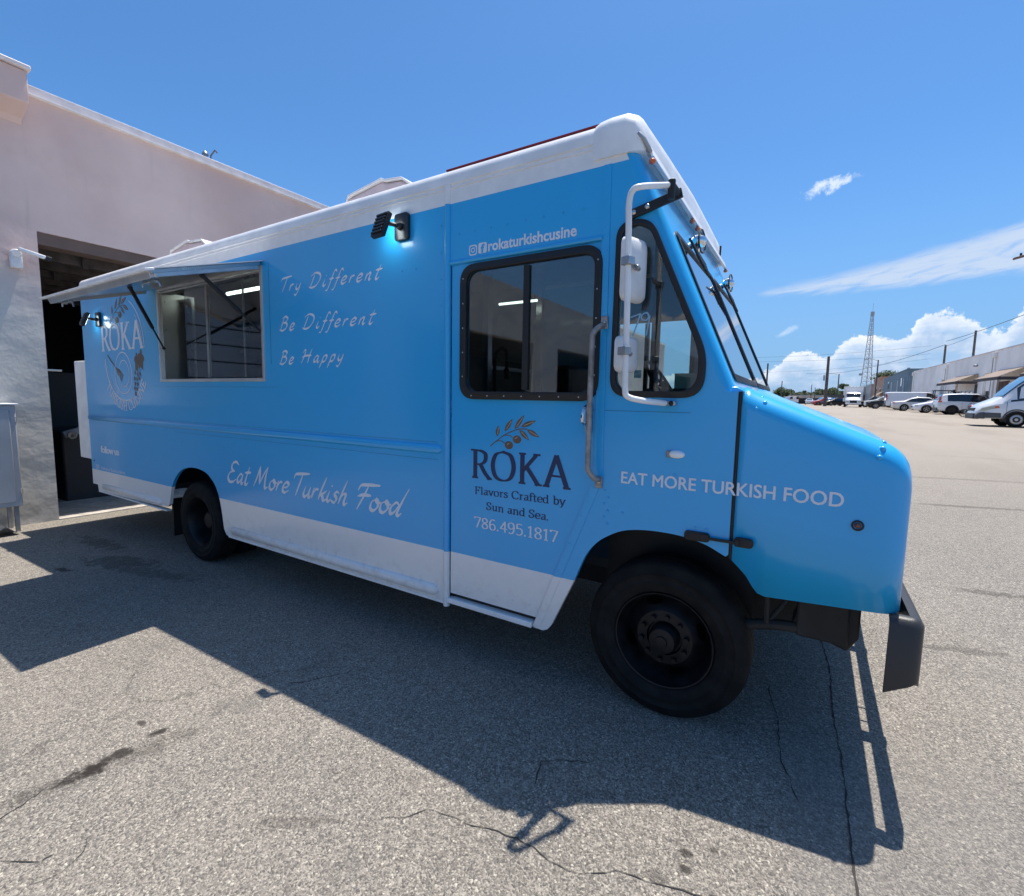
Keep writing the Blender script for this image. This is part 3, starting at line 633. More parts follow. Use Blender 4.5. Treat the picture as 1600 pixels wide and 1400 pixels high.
plate('cab_side_panel', cab, [cw_in], Y0, Y0 + .025, M['wrap'], T)
# sliding door (recessed 8 mm)
dw_out = rnd(rect(-1.864, -.955, 1.643, 2.442), .11, 8); dw_in = rnd(rect(-1.818, -.996, 1.69, 2.400), .08, 8)
door = [(-1.938, .378), (-1.297, .378), (-.9695, 1.225), (-.9665, 1.24), (-.9665, 2.455), (-1.938, 2.455)]
plate('sliding_door', door, [dw_in], Y0 + .008, Y0 + .03, M['wrap'], T)
# door jamb filler behind seams and the dark gap above the sill
mb = MB(); mb.box(-1.98, -1.30, Y0 + .04, Y0 + .06, .30, .40); mb.box(-1.945, -1.93, Y0 + .032, Y0 + .05, .32, 2.46); mb.build('door_seal', M['black'], T)
mb = MB(); mb.box(-1.955, -1.318, Y0 - .012, Y0 + .10, .312, .345); mb.build('sill_rail', M['truckwhite'], T, bevel=.005)
# rounded post between body and door, header trim, right jamb strip
mb = MB(); mb.tube([(-1.967, Y0 + .004, .285), (-1.967, Y0 + .004, 2.93)], .022, 14); mb.build('body_post', M['wrap'], T)
mb = MB(); mb.tube([(-1.945, Y0 + .002, 2.466), (-.960, Y0 + .002, 2.466)], .014, 10); mb.build('door_track', M['wrap'], T)
plate('jamb_strip', [(-.966, 1.235), (-.915, 1.235), (-.928, 2.905), (-.966, 2.905)], [], Y0 - .004, Y0 - .0005, M['wrap'], T)
plate('jamb_strip', [(-.966, 1.225), (-1.31, .332), (-1.262, .332), (-.918, 1.225)], [], Y0 - .004, Y0 - .0005, M['wrap'], T)
# belt rub rail and lower skirt ribs (pressed beads)
def bead(name, x0, x1, z0, z1, depth, m, round_ends=True, y=Y0):
    mb = MB(); n = 8; zc, hz = (z0 + z1) / 2, (z1 - z0) / 2; xs = [x0, x0 + hz * .3, x0 + hz, x1 - hz, x1 - hz * .3, x1]; sc_ = [.05, .6, 1, 1, .6, .05] if round_ends else [1] * 6
    vs = []
    for x, s in zip(xs, sc_):
        for k in range(n + 1):
            a = math.pi * k / n; vs.append((x, y - math.sin(a) ** .8 * depth * s, zc + math.cos(a) * hz * (s if s < 1 else 1)))
    mb.add(vs, [(i * (n + 1) + k, i * (n + 1) + k + 1, (i + 1) * (n + 1) + k + 1, (i + 1) * (n + 1) + k) for i in range(5) for k in range(n)])
    return mb.build(name, m, T, smooth=50)
bead('belt_rail', -7.868, -2.005, 1.287, 1.347, .017, M['wrap'])
bead('skirt_rib', -4.57, -2.03, .335, .412, .028, M['wrap']); bead('skirt_rib', -7.55, -5.95, .425, .495, .025, M['wrap'])
mb = MB(); mb.box(-4.62, -1.99, Y0 - .004, Y0 + .05, .296, .312); mb.box(-7.69, -5.86, Y0 - .004, Y0 + .05, .372, .386); mb.build('skirt_flange', M['truckwhite'], T)
# fine wrap seams (thin proud strips)
mb = MB()
for (x0, x1, z0, z1) in ((-7.86, -2.04, 1.362, 1.3635), (-5.6, -2.04, 1.248, 1.2495), (-3.845, -3.8435, 1.9, 2.72), (-.99, -.49, 1.598, 1.5995), (-6.0, -3.75, 1.71, 1.7115)):
    mb.box(x0, x1, Y0 - .0012, Y0 + .001, z0, z1)
mb.build('wrap_seam', M['navy'], T)
# roof shell
def roofprof(y0, y1, k=1):
    h = [(0, 2.925), (0, 2.955), (.006, 2.985), (.025, 3.015), (.06, 3.036), (.13, 3.052), (.5, 3.07)]
    L = [(y0 + a, z) for a, z in h]; return L + [((y0 + y1) / 2, 3.09)] + [(y1 - a, z) for a, z in h[::-1]]
mb = MB(); rp = roofprof(Y0 - .002, Y1 + .002); mb.prism(rp, 'x', -7.88, -.95); mb.build('roof', M['truckwhite'], T, smooth=40)
mb = MB(); mb.box(-7.88, -1.03, Y0 - .007, Y0 + .01, 2.926, 2.934); mb.box(-7.88, -1.03, Y0 - .005, Y0 + .01, 2.90, 2.906); mb.build('drip_rail', M['truckwhite'], T, bevel=.002)
mb = MB(); mb.box(-2.02, -.99, Y0 + .045, Y0 + .075, 3.034, 3.0435); mb.build('red_roof_trim', M['redstrip'], T)
# moulded front cap
mb = MB(); secs = []
for x, dz, dy in ((-1.03, .004, .002), (-1.00, .014, .010), (-.95, .02, .012), (-.87, .018, .012), (-.82, -.004, .008), (-.79, -.05, -.004), (-.775, -.10, -.02)):
    secs.append([(x, (y - dy if y < YC else y + dy), max(z + dz, 2.84 if x > -1.1 else 2.84)) for y, z in roofprof(Y0, Y1)])
for s_c in secs: s_c[0] = (s_c[0][0], s_c[0][1], 2.845); s_c[-1] = (s_c[-1][0], s_c[-1][1], 2.845)
n = len(secs[0]); mb.add([p for s_c in secs for p in s_c], [(i * n + k, i * n + (k + 1) % n, (i + 1) * n + (k + 1) % n, (i + 1) * n + k) for i in range(len(secs) - 1) for k in range(n)] + [tuple(range(n)), tuple(range((len(secs) - 1) * n, len(secs) * n))])
mb.build('front_cap', M['truckwhite'], T, smooth=50)
# front face (sloped) with two windscreens and rounded pillars
fn = Vector((1, 0, .4359)).normalized(); fu = Vector((-.4359, 0, 1)).normalized()
P0 = Vector((XF(1.70), 0, 1.70))
toF = lambda u, v, t: tuple(P0 + fu * v + Vector((0, u, 0)) - fn * t)
SL = (2.86 - 1.70) * math.sqrt(1 + .4359 ** 2)
panes = [rnd([(2.478, .055), (3.527, .055), (3.527, .865), (2.50, .865)], [.05, .05, .06, .06], 6), rnd([(3.553, .055), (4.602, .055), (4.58, .865), (3.553, .865)], [.05, .05, .06, .06], 6)]
frames_in = [rnd([(2.510, .09), (3.512, .085), (3.512, .835), (2.532, .83)], .04, 6), rnd([(3.568, .085), (4.570, .085), (4.548, .835), (3.568, .835)], .04, 6)]
plate('front_panel', rect(Y0 + PR, Y1 - PR, -.02, SL), frames_in, 0, .02, M['wrapfront'], T, 0, toF)
for s, yy in ((1, Y0 + PR), (-1, Y1 - PR)):
    mb = MB(); vs = []
    for v in (-.02, SL * .5, SL):
        c = P0 + fu * v + Vector((0, yy, 0)) - fn * PR
        for k in range(9):
            a = math.pi / 2 * k / 8; vs.append(c + Vector((0, -s, 0)) * PR * math.cos(a) + fn * PR * math.sin(a))
    mb.add(vs, [(i * 9 + k, i * 9 + k + 1, (i + 1) * 9 + k + 1, (i + 1) * 9 + k) for i in range(2) for k in range(8)]); mb.build('corner_pillar', M['wrapfront'], T, smooth=60)
for i in range(2):
    fr = plate('windscreen', frames_in[i], [], .0005, .004, M['glass_shield'], T, 0, toF)
    plate('windscreen_frame', panes[i], [[tuple(Vector(p) + (Vector((sum(q[0] for q in frames_in[i]) / len(frames_in[i]), .46)) - Vector(p)) * .012) for p in frames_in[i]]], -.009, .024, M['black'], T, .003, toF)
# cowl under the windscreen and rivets
mb = MB(); mb.prism([(-.36, 1.66), (-.262, 1.66), (-.268, 1.705), (-.30, 1.722), (-.36, 1.722)], 'y', Y0 + .02, Y1 - .02); mb.build('cowl', M['wrap'], T, bevel=.006)
mb = MB()
for k in range(44): mb.ball(tuple(P0 + fu * .02 + Vector((0, 2.5 + k * .048, 0)) + fn * .001), .007, 6, 4)
mb.build('cowl_rivets', M['wrap'], T, kind='stuff')
mb = MB(); mb.ball((-.275, 2.74, 1.715), (.03, .05, .012), 12, 6); mb.build('washer_nozzle', M['grab'], T)
# sun visor / gutter across the brow with marker lamps
mb = MB(); a = P0 + fu * (SL - .06)
mb.prism([(-.742, 2.812), (-.735, 2.816), (-.752, 2.872), (-.80, 2.90), (-.80, 2.885), (-.762, 2.862)], 'y', 2.425, 4.70); mb.build('brow_visor', M['truckwhite'], T)
mb = MB(); mb.obox((-.738, YC + .02, 2.812), (0, 1, 0), (1, 0, .25), (-.25, 0, 1), 1.145, .008, .005); mb.build('brow_drip_rail', M['alu'], T)
mb = MB(); mb.tube([(-.802, 2.385, 2.925), (-.775, 2.39, 2.895), (-.752, 2.43, 2.845)], .010, 8); mb.build('brow_end_bracket', M['galv'], T)
ml = None
for y in (2.40, 3.30, 3.46, 3.62, 4.66):
    mb = MB(); mb.ball((-.738, y + .02, 2.797), (.018, .020, .014), 10, 6); mb.build('marker_lamp', M['amber'], T)
mb = MB(); mb.cyl((-.77, 4.55, 2.87), (-.77, 4.56, 2.98), .008, 8); mb.build('antenna', M['black'], T)
# wipers hung at the top of the windscreens, with chrome motor domes
for yc in (2.93, 4.03):
    c = P0 + fu * .90 + Vector((0, yc, 0)) + fn * .05
    mb = MB(); mb.ball(c, (.045, .045, .04), 14, 10); mb.tube([c, c - fn * .05], .02, 10); o = mb.build('wiper_motor', M['chrome'], T)
    mb = MB(); mb.tube([c + Vector((.02, .09 * math.cos(q * math.pi / 6), .06 * math.sin(q * math.pi / 6))) for q in range(12)], .005, 6, closed=True); mb.build('wiper_hose', M['black'], T)
    mb = MB(); e = P0 + fu * .80 + fn * .03
    mb.tube([c, e + Vector((0, yc - .12, 0)) + fn * .01], .006, 8)
    for q in range(5): mb.tube([e + fu * (.03 - q * .022) + Vector((0, yc - .29 + .02 * q, 0)) + fn * .01, e + fu * (-.045 - q * .02) + Vector((0, yc - .02 - .012 * q, 0)) + fn * .01], .0065, 6)
    for q in range(6): p = Vector((0, yc - .27 + q * .045, 0)); mb.tube([e + fu * (.025 - q * .012) + p + fn * .01, e + fu * (-.075 - q * .012) + p + Vector((0, .02, 0)) + fn * .01], .005, 6)
    mb.build('wiper', M['black'], T)
# cab side window
plate('cab_window_frame', cw_out, [cw_in], Y0 - .014, Y0 + .012, M['black'], T, .004)
plate('cab_window', cw_in, [], Y0 + .004, Y0 + .008, M['glass_clear'], T)
mb = MB(); seven = [[(-.799, 2.062), (-.752, 2.076)], [(-.752, 2.076), (-.766, 2.03), (-.786, 1.973)]]; nine = [[(-.709, 2.059), (-.720, 2.078), (-.743, 2.070), (-.745, 2.051), (-.722, 2.042), (-.706, 2.063), (-.711, 2.021), (-.718, 1.970)]]
for q in seven + nine: ribbon(mb, cr([Vector(p) for p in q]), .008, .006, .4, Y0 + .002)
mb.build('window_marking', M['chalk'], T)
# sliding door window
plate('door_window_frame', dw_out, [dw_in], Y0 - .012, Y0 + .016, M['black'], T, .004)
mb = MB(); mb.box(-1.422, -1.384, Y0 - .004, Y0 + .02, 1.70, 2.39); mb.build('window_mullion', M['black'], T, bevel=.003)
plate('door_window', dw_in, [], Y0 + .010, Y0 + .014, M['glass_tint'], T)
def rivets(name, pts, r=.006, m=None, y=Y0, par=None, depth=.5):
    mb = MB()
    for x, z in pts: mb.ball((x, y, z), (r, r * depth, r), 8, 5)
    return mb.build(name, m or M['wrap'], par or T, kind='stuff')
rivets('window_screws', [(-1.77 + k * .118, 1.665) for k in range(7)] + [(-.978, 1.78 + k * .145) for k in range(5)] + [(-1.838, 1.78 + k * .145) for k in range(5)], .0045, M['steel'], Y0 - .013)
rivets('panel_rivets', [(-.945 + .0 * k, 2.52 + k * .095) for k in range(5)] + [(-.938, 1.30 + k * .1) for k in range(12)] + [(-1.285 + k * .032, .37 + k * .082) for k in range(11)] + [(-1.80 + k * .115, .445) for k in range(6)] + [(-.90 + .02 * (k % 2), 1.18 - k * .035) for k in range(6)]
       + [(-1.88 + k * .115, 2.63) for k in range(8)] + [(-1.99 - .03, 2.7 - k * .16) for k in range(9)] + [(-2.35 + .12 * k, 2.47) for k in range(2)] + [(-.80, 1.075), (-.44, 1.055), (-.39, 1.055), (-.55, 1.30), (-.84, 2.60), (-.85, 2.45)], .0065, M['wrap'], Y0 - .003)
# door handle, grab rail
mb = MB(); hx = -.985
gp = [(-.938, Y0 - .004, 2.03), (-.938, Y0 - .05, 2.02), (-.962, Y0 - .075, 1.985), (-.968, Y0 - .078, 1.9), (-.968, Y0 - .078, 1.35), (-.962, Y0 - .075, 1.285), (-.938, Y0 - .05, 1.245), (-.93, Y0 - .004, 1.235)]
mb.tube(cr(gp, 4), .0145, 12); mb.build('grab_rail', M['grab'], T)
for z in (2.045, 1.222):
    mb = MB(); mb.box(-.953, -.913, Y0 - .012, Y0 - .004, z - .032, z + .032); o = mb.build('grab_rail_bracket', M['grab'], T, bevel=.004)
    MB().ball((-.933, Y0 - .012, z), (.010, .006, .010), 10, 6).build('screw', M['steel'], o).location = (0, 0, 0)
mb = MB(); mb.box(-1.022, -.985, Y0 - .008, Y0 + .002, 1.475, 1.632); mb.build('latch_plate', M['chrome'], T, bevel=.01)
mb = MB(); mb.tube(cr([(-1.012, Y0 - .01, 1.62), (-1.014, Y0 - .05, 1.60), (-1.016, Y0 - .055, 1.54), (-1.012, Y0 - .012, 1.515)], 4), .009, 10); mb.ball((-1.005, Y0 - .012, 1.487), (.012, .008, .012), 10, 6); mb.build('door_handle', M['chrome'], T)
# white side lamp, amber marker, hood latch straps
mb = MB(); mb.ball((-.545, Y0 - .002, 1.398), (.040, .022, .020), 20, 10); o = mb.build('side_lamp', M['truckwhite'], T)
mb = MB(); mb.box(-.590, -.572, Y0 - .016, Y0, 1.381, 1.415); mb.build('side_lamp_base', M['grab'], T, bevel=.004)
mb = MB(); mb.lathe([(.022, .004), (.022, -.006), (.015, -.008), (.015, .0)], (.185, Y0, 1.162), 'y', 20); o = mb.build('marker_gasket', M['black'], T)
mb = MB(); mb.ball((.185, Y0 - .004, 1.162), (.011, .006, .011), 14, 8); mb.build('amber_side_marker', M['markerdark'], T)
mb = MB()
for x0, x1, z in ((-.487, -.372, 1.015), (-.268, -.188, 1.018)):
    o = plate('hood_latch', rnd(rect(x0, x1, z - .022, z + .022), .018, 5), [], Y0 - .016, Y0, M['black'], T, .003)
mb.box(-.39, -.25, Y0 - .022, Y0 - .012, 1.008, 1.022); mb.box(-.41, -.375, Y0 - .024, Y0 - .016, .998, 1.032); mb.box(-.262, -.245, Y0 - .024, Y0 - .016, 1.0, 1.03); mb.build('hood_strap', M['black'], T, bevel=.002)
# hood: lofted cross sections along x with rounded shoulders
def hoodsec(x, zt, r, zb, inset=0, n=8):
    y0, y1 = Y0 + inset, Y1 - inset; y0 += .006; y1 -= .006; s = [(x, y0, zb), (x, y0, zb + (zt - r - zb) * .5)]
    s += [(x, y0 + r - r * math.cos(math.pi / 2 * k / n), zt - r + r * math.sin(math.pi / 2 * k / n)) for k in range(n + 1)]
    s += [(x, YC, zt + .012)]
    return s + [(a_, y0 + y1 - b_, c_) for a_, b_, c_ in s[:-1][::-1]]
def hoodbot(x):
    pts_ = [(-.273, .925), (-.245, .90), (-.211, .866), (-.180, .818), (-.160, .795), (-.130, .786), (.40, .822)]
    for (a_, z_), (b_, w_) in zip(pts_[:-1], pts_[1:]):
        if x <= b_: return z_ + (w_ - z_) * max(0, (x - a_)) / (b_ - a_)
    return .82
def hoodtop(x):
    return 1.700 - (x + .273) * .41 if x > -.2 else 1.705 - (x + .273) * .5
hx_ = [-.273, -.245, -.211, -.180, -.160, -.130, -.05, .05, .15, .22, .262]
secs = [hoodsec(x, hoodtop(x) + .012, .085, hoodbot(x)) for x in hx_]
NR = .085
for k in range(1, 9):
    a_ = math.pi / 2 * k / 8; x = .262 + NR * math.sin(a_); ins = NR * (1 - math.cos(a_)) * .6
    zt = hoodtop(.262) - .41 * NR * math.sin(a_) + .012 - NR * (1 - math.cos(a_)) * 1.0
    secs.append(hoodsec(x, zt, .085, hoodbot(x) + (.02 if k == 8 else .008 if k > 5 else 0), ins))
n = len(secs[0]); mb = MB()
mb.add([p for s_c in secs for p in s_c], [(i * n + k, i * n + k + 1, (i + 1) * n + k + 1, (i + 1) * n + k) for i in range(len(secs) - 1) for k in range(n - 1)] + [tuple(range((len(secs) - 1) * n, len(secs) * n))])
o = mb.build('hood', M['wrap'], T, smooth=60); sm = o.modifiers.new('solid', 'SOLIDIFY'); sm.thickness = .012; sm.offset = 0
mb = MB(); gz = 1.16
for k in range(7): mb.box(.345, .353, 3.0, 4.08, .90 + k * .055, .93 + k * .055)
mb.build('grille', M['black'], T)
for y in (2.66, 4.42):
    mb = MB(); mb.lathe([(.001, .012), (.06, .01), (.085, 0), (.095, -.01)], (.347, y, 1.1), 'x', 24); mb.build('headlight', M['lens'], T)
rivets('hood_rivets', [], .01, M['wrap'])
mb = MB()
for x, y, z in ((-.20, Y0 + .06, hoodtop(-.20) + .002), (-.215, Y0 + .012, hoodtop(-.2) - .045), (-.185, Y0 + .03, hoodtop(-.18) - .012), (.25, Y0 + .075, hoodtop(.25) + .012), (.245, Y0 + .028, hoodtop(.245) - .01), (.235, Y0 + .006, hoodtop(.235) - .048)): mb.ball((x, y, z), .012, 10, 6)
mb.build('hood_bolts', M['wrap'], T, kind='stuff')
mb = MB(); mb.box(-.2885, -.2735, Y0 + .002, Y0 + .03, .935, 1.70); mb.tube([(-.281, Y0 + .004, .93), (-.281, Y0 + .004, 1.695)], .006, 8); mb.build('hood_seal', M['black'], T)
mb = MB(); mb.box(-.36, -.292, Y0 + .03, Y1 - .03, 1.08, 1.66); mb.box(-.36, -.292, Y0 + .45, Y1 - .45, .62, 1.08); mb.build('firewall', M['intdark'], T)
mb = MB(); mb.box(-.26, .29, Y0 + .05, Y1 - .05, .96, 1.35); mb.build('engine_bay', M['under'], T)
# far side of the truck
farcab = [(x, z) for x, z in cab]
plate('far_side_panel', [(-7.87, .46), (-1.985, .31), (-1.985, 2.93), (-7.87, 2.93)], [], Y1 - .03, Y1, M['wrap'], T)
plate('far_door', rect(-1.985, -.958, .32, 2.93), [dw_in], Y1 - .03, Y1, M['wrap'], T)
plate('far_cab_panel', cab, [cw_in], Y1 - .025, Y1, M['wrap'], T)
plate('far_window_frame', dw_out, [dw_in], Y1 - .035, Y1 + .012, M['black'], T); mb = MB(); mb.box(-1.422, -1.384, Y1 - .03, Y1 + .004, 1.70, 2.39); mb.build('window_mullion', M['black'], T)
plate('far_window_frame', cw_out, [cw_in], Y1 - .035, Y1 + .014, M['black'], T)
mb = MB(); mb.box(-7.87, -7.84, Y0 + .03, Y1 - .03, .46, 2.93); mb.build('rear_panel', M['wrap'], T)
# rear-mounted white box and copper gas line
mb = MB(); mb.box(-8.38, -7.90, Y0 + .04, 3.7, .76, 2.04); mb.build('rear_cabinet', M['truckwhite'], T, bevel=.012)
mb = MB(); mb.tube(cr([(-7.93, Y0 + .10, 2.04), (-7.93, Y0 + .08, 2.16), (-7.90, Y0 + .05, 2.19), (-7.93, Y0 + .06, 2.24), (-7.93, Y0 + .06, 2.36)], 4), .012, 8); mb.build('gas_pipe', M['copper'], T)
mb = MB(); mb.box(-8.3, -7.86, Y0 + .25, Y1 - .25, .36, .46); mb.build('rear_step', M['galv'], T, bevel=.01)
# floor, ceiling, liners
mb = MB(); mb.box(-7.84, -5.86, Y0 + .035, Y1 - .035, .60, .66); mb.box(-4.68, -1.30, Y0 + .035, Y1 - .035, .60, .66); mb.box(-5.86, -4.68, Y0 + .45, Y1 - .035, .60, .66); mb.box(-1.30, -.40, Y0 + .45, Y1 - .035, .60, .66); mb.build('floor', M['intdark'], T)
mb = MB(); mb.box(-7.84, -.95, Y0 + .035, Y1 - .035, 2.85, 2.87); mb.build('ceiling', M['interior'], T)
mb = MB(); mb.box(-7.84, -2.6, Y1 - .10, Y1 - .08, .66, 2.85); mb.build('galley_wall', M['interior'], T)
mb = MB(); mb.box(-7.0, -3.6, Y1 - .75, Y1 - .12, 2.25, 2.6); mb.prism([(Y1 - .75, 2.25), (Y1 - .12, 2.25), (Y1 - .12, 2.84), (Y1 - .55, 2.84)], 'x', -7.2, -3.5); mb.build('exhaust_hood', M['steel'], T, bevel=.01)
mb = MB(); mb.box(-7.0, -2.6, Y1 - .8, Y1 - .12, 1.45, 1.5); mb.box(-7.0, -2.6, Y1 - .78, Y1 - .14, .66, 1.44); mb.build('cook_line', M['steel'], T, bevel=.01)
mb = MB(); mb.box(-6.0, -2.1, Y0 + .06, Y0 + .55, 1.58, 1.62); mb.box(-2.6, -2.1, Y0 + .55, Y0 + 1.1, 1.58, 1.62); mb.build('counter', M['steel'], T, bevel=.006)
mb = MB(); mb.tube(cr([(-2.16, 3.2, 1.62), (-2.16, 3.2, 1.95), (-2.13, 3.2, 2.03), (-2.07, 3.2, 2.03), (-2.05, 3.2, 1.97), (-2.05, 3.2, 1.86)], 5), .014, 10); mb.cyl((-2.05, 3.2, 1.80), (-2.05, 3.2, 1.88), .022, 12); mb.build('faucet', M['blackgloss'], T)
mb = MB(); mb.box(-2.36, -2.30, 3.3, 3.36, .66, 2.85); mb.box(-2.36, -2.30, 4.2, 4.26, .66, 2.85); mb.box(-2.40, -2.36, 3.3, 4.26, 1.9, 1.93); mb.build('galley_post', M['steel'], T)
for x0, x1, y in ((-5.45, -4.80, 2.9), (-2.66, -2.24, 4.0)):
    mb = MB(); mb.cyl((x0, y, 2.72 if x0 < -4 else 2.56), (x1, y, 2.72 if x0 < -4 else 2.56), .018 if x0 < -4 else .012, 10); mb.build('fluorescent_lamp', M['tube'], T)
# cab furniture
mb = MB(); mb.box(-.80, -.42, 2.6, 4.5, 1.48, 1.72); mb.prism([(-.62, 1.71), (-.40, 1.71), (-.42, 1.80), (-.52, 1.84)], 'y', 3.2, 4.4); mb.build('dashboard', M['intdark'], T, bevel=.03)
mb = MB(); cs = Vector((-1.08, 4.05, 1.80)); ax1 = Vector((0, 1, 0)); ax2 = Vector((-.55, 0, .83)).normalized()
mb.tube([cs + ax1 * .21 * math.cos(q * math.pi / 10) + ax2 * .21 * math.sin(q * math.pi / 10) for q in range(20)], .014, 8, closed=True)
for q in (0.5, 2.6, 4.7): mb.tube([cs, cs + ax1 * .21 * math.cos(q) + ax2 * .21 * math.sin(q)], .012, 8)
mb.tube([cs, cs + Vector((.35, 0, -.35))], .03, 8); mb.build('steering_wheel', M['black'], T)
mb = MB(); mb.box(-1.9, -1.45, 3.8, 4.35, 1.15, 1.30); mb.box(-1.95, -1.82, 3.8, 4.35, 1.28, 1.95); mb.build('driver_seat', M['black'], T, bevel=.04)
mb = MB(); mb.box(-.64, -.53, Y0 + .28, Y0 + .283, 1.70, 1.80); mb.build('permit_paper', M['paper'], T)
mb = MB(); mb.obox((-.79, Y0 + .12, 1.79), (1, .2, 0), (0, 0, 1), (0, 1, 0), .018, .02, .002); mb.build('sticker', M['white'], T)
mb = MB(); mb.box(-1.02, -.97, 3.5, 3.55, 1.6, 2.8); mb.build('cab_post', M['intdark'], T)
mb = MB(); mb.box(-1.0, -.5, Y0 + .05, Y1 - .05, 1.0, 1.15); mb.box(-.95, -.40, 3.2, 3.95, .66, 1.50); mb.build('engine_cover', M['intdark'], T, bevel=.03)
# serving window: frame, panes, hatch
fr_o = rect(-5.81, -3.93, 1.758, 2.705); fr_i = rect(-5.78, -3.96, 1.788, 2.675)
plate('serving_window_frame', fr_o, [fr_i], Y0 - .012, Y0 + .012, M['alu'], T, .002)
mb = MB(); mb.box(-5.78, -5.74, Y0 + .01, Y0 + .34, 1.79, 2.67); mb.box(-3.985, -3.96, Y0 + .01, Y0 + .08, 1.79, 2.67); mb.box(-5.74, -3.985, Y0 + .01, Y0 + .10, 2.655, 2.672); mb.build('window_jamb', M['steel'], T)
mb = MB(); mb.box(-5.70, -5.40, Y0 + .30, Y0 + .31, 1.70, 2.66); mb.build('window_return', M['black'], T)
for x0, x1, y in ((-5.36, -4.95, Y0 + .05), (-4.95, -4.34, Y0 + .062), (-4.34, -3.99, Y0 + .05)):
    mb = MB(); mb.box(x0, x1, y, y + .004, 1.80, 2.655); o = mb.build('sliding_pane', M['glass_serve'], T)
    mb = MB(); mb.box(x1 - .006, x1, y - .004, y + .01, 1.80, 2.655); mb.build('pane_rail', M['alu'], T)
# hatch: hinge at z 2.70, outer edge lower
H0 = Vector((0, Y0 - .02, 2.715)); H1 = Vector((0, 1.575, 2.475)); hd = (H1 - H0).normalized(); hn = Vector((0, -hd.z, hd.y)) * (1 if hd.y > 0 else -1)
hn = Vector((0, hd.z, -hd.y)) if Vector((0, hd.z, -hd.y)).z < 0 else Vector((0, -hd.z, hd.y))  # points down
HX0, HX1 = -5.98, -3.925; hl = (H1 - H0).length
mb = MB(); mb.obox(((HX0 + HX1) / 2, *( (H0 + H1) / 2)[1:]), (1, 0, 0), hd, hn, (HX1 - HX0) / 2, hl / 2, .014); mb.build('serving_hatch', M['steel'], T, bevel=.003)
mb = MB(); c = (H0 + H1) / 2 - hn * .018; mb.obox(((HX0 + HX1) / 2, c.y, c.z), (1, 0, 0), hd, hn, (HX1 - HX0) / 2 + .02, hl / 2 + .02, .003); mb.build('hatch_skin', M['truckwhite'], T)
mb = MB(); c = H1 - hd * .012 + hn * .012; mb.obox(((HX0 + HX1) / 2, c.y, c.z), (1, 0, 0), hd, hn, (HX1 - HX0) / 2 - .02, .016, .03)
mb.obox((HX1 - .012, *((H0 + H1) / 2 + hn * .02)[1:]), (1, 0, 0), hd, hn, .01, hl / 2 - .02, .022); mb.obox((HX0 + .012, *((H0 + H1) / 2 + hn * .02)[1:]), (1, 0, 0), hd, hn, .01, hl / 2 - .02, .022); mb.build('hatch_rim', M['alu'], T, bevel=.004)
mb = MB(); c = H1 + hd * .012 - hn * .012; mb.obox(((HX0 + HX1) / 2, c.y, c.z), (1, 0, 0), hd, hn, (HX1 - HX0) / 2 + .03, .03, .010); mb.build('hatch_lip', M['truckwhite'], T, bevel=.004)
for x in (HX0 + .30, HX1 - .12):
    mb = MB(); c = H1 - hd * .05 + hn * .055; mb.tube([(x - .16, c.y, c.z), (x + .08, c.y, c.z), (x + .10, c.y, c.z - .05)], .007, 8); mb.tube([(x - .17, c.y, c.z + .0), (x - .17, c.y, c.z - .03)], .007, 8)
    mb.box(x - .12, x - .09, c.y - .015, c.y + .015, c.z - .012, c.z + .03); mb.box(x - .0, x + .03, c.y - .015, c.y + .015, c.z - .012, c.z + .03); mb.build('hatch_latch', M['steel'], T)
for xa, xb, ya, za, zb in ((-4.75, -5.66, 1.88, 2.545, 2.10), (-3.66 - .26, -3.955, 1.93, 2.53, 2.175)):
    if xa > -4.5: xa = -3.94
    a_, b_ = Vector((-5.08 if xa < -4.5 else -3.97, ya, za)), Vector((-5.70 if xa < -4.5 else -3.975, Y0 - .01, zb)); m_ = a_.lerp(b_, .62)
    mb = MB(); mb.tube([a_, m_], .016, 10); mb.tube([m_, b_], .008, 10); mb.ball(b_, .016, 10, 6); mb.ball(a_, .02, 10, 6); mb.build('gas_strut', M['black'], T)
# LED work lights (lit) with their base plates
for (x, z, s, tilt) in ((-2.44, 2.74, 1, .5), (-7.42, 2.50, .9, .4)):
    plate('lamp_base', rnd(rect(x + .045, x + .165, z - .085, z + .085), .025, 5), [], Y0 - .026, Y0 - .002, M['blackgloss'], T, .004)
    mb = MB(); mb.tube([(x + .10, Y0 - .025, z), (x + .09, Y0 - .075, z + .0), (x + .05, Y0 - .10, z + .01)], .014, 10); mb.ball((x + .10, Y0 - .03, z), .024, 12, 8); mb.build('lamp_arm', M['blackgloss'], T)
    hdx = Vector((.10, .93, -.35)).normalized()     # direction the lamp shines: back onto the panel
    c = Vector((x + .022, Y0 - .115, z - .005)); ux = hdx.cross(Vector((0, 0, 1))).normalized(); uz = ux.cross(hdx)
    mb = MB(); mb.obox(c, ux, uz, hdx, .058, .082, .016)
    for k in range(6): mb.obox(c - hdx * .020 + uz * (-.062 + k * .025), ux, uz, hdx, .050, .007, .006)
    mb.build('lamp_head', M['blackgloss'], T, bevel=.003)
    mb = MB(); mb.obox(c + hdx * .0175, ux, uz, hdx, .046, .068, .001); mb.build('lamp_lens', M['ledglow'], T)
    ld = bpy.data.lights.new('work_lamp_light', 'AREA'); ld.shape = 'RECTANGLE'; ld.size = .09; ld.size_y = .13; ld.energy = .07 if s == 1 else .02; ld.color = (1, .98, .90)
    lo = bpy.data.objects.new('work_lamp_light', ld); COL.objects.link(lo); lo.parent = T; lo.location = c + hdx * .022 - Vector(BASE[T.name]); lo.rotation_euler = hdx.to_track_quat('-Z', 'Y').to_euler()
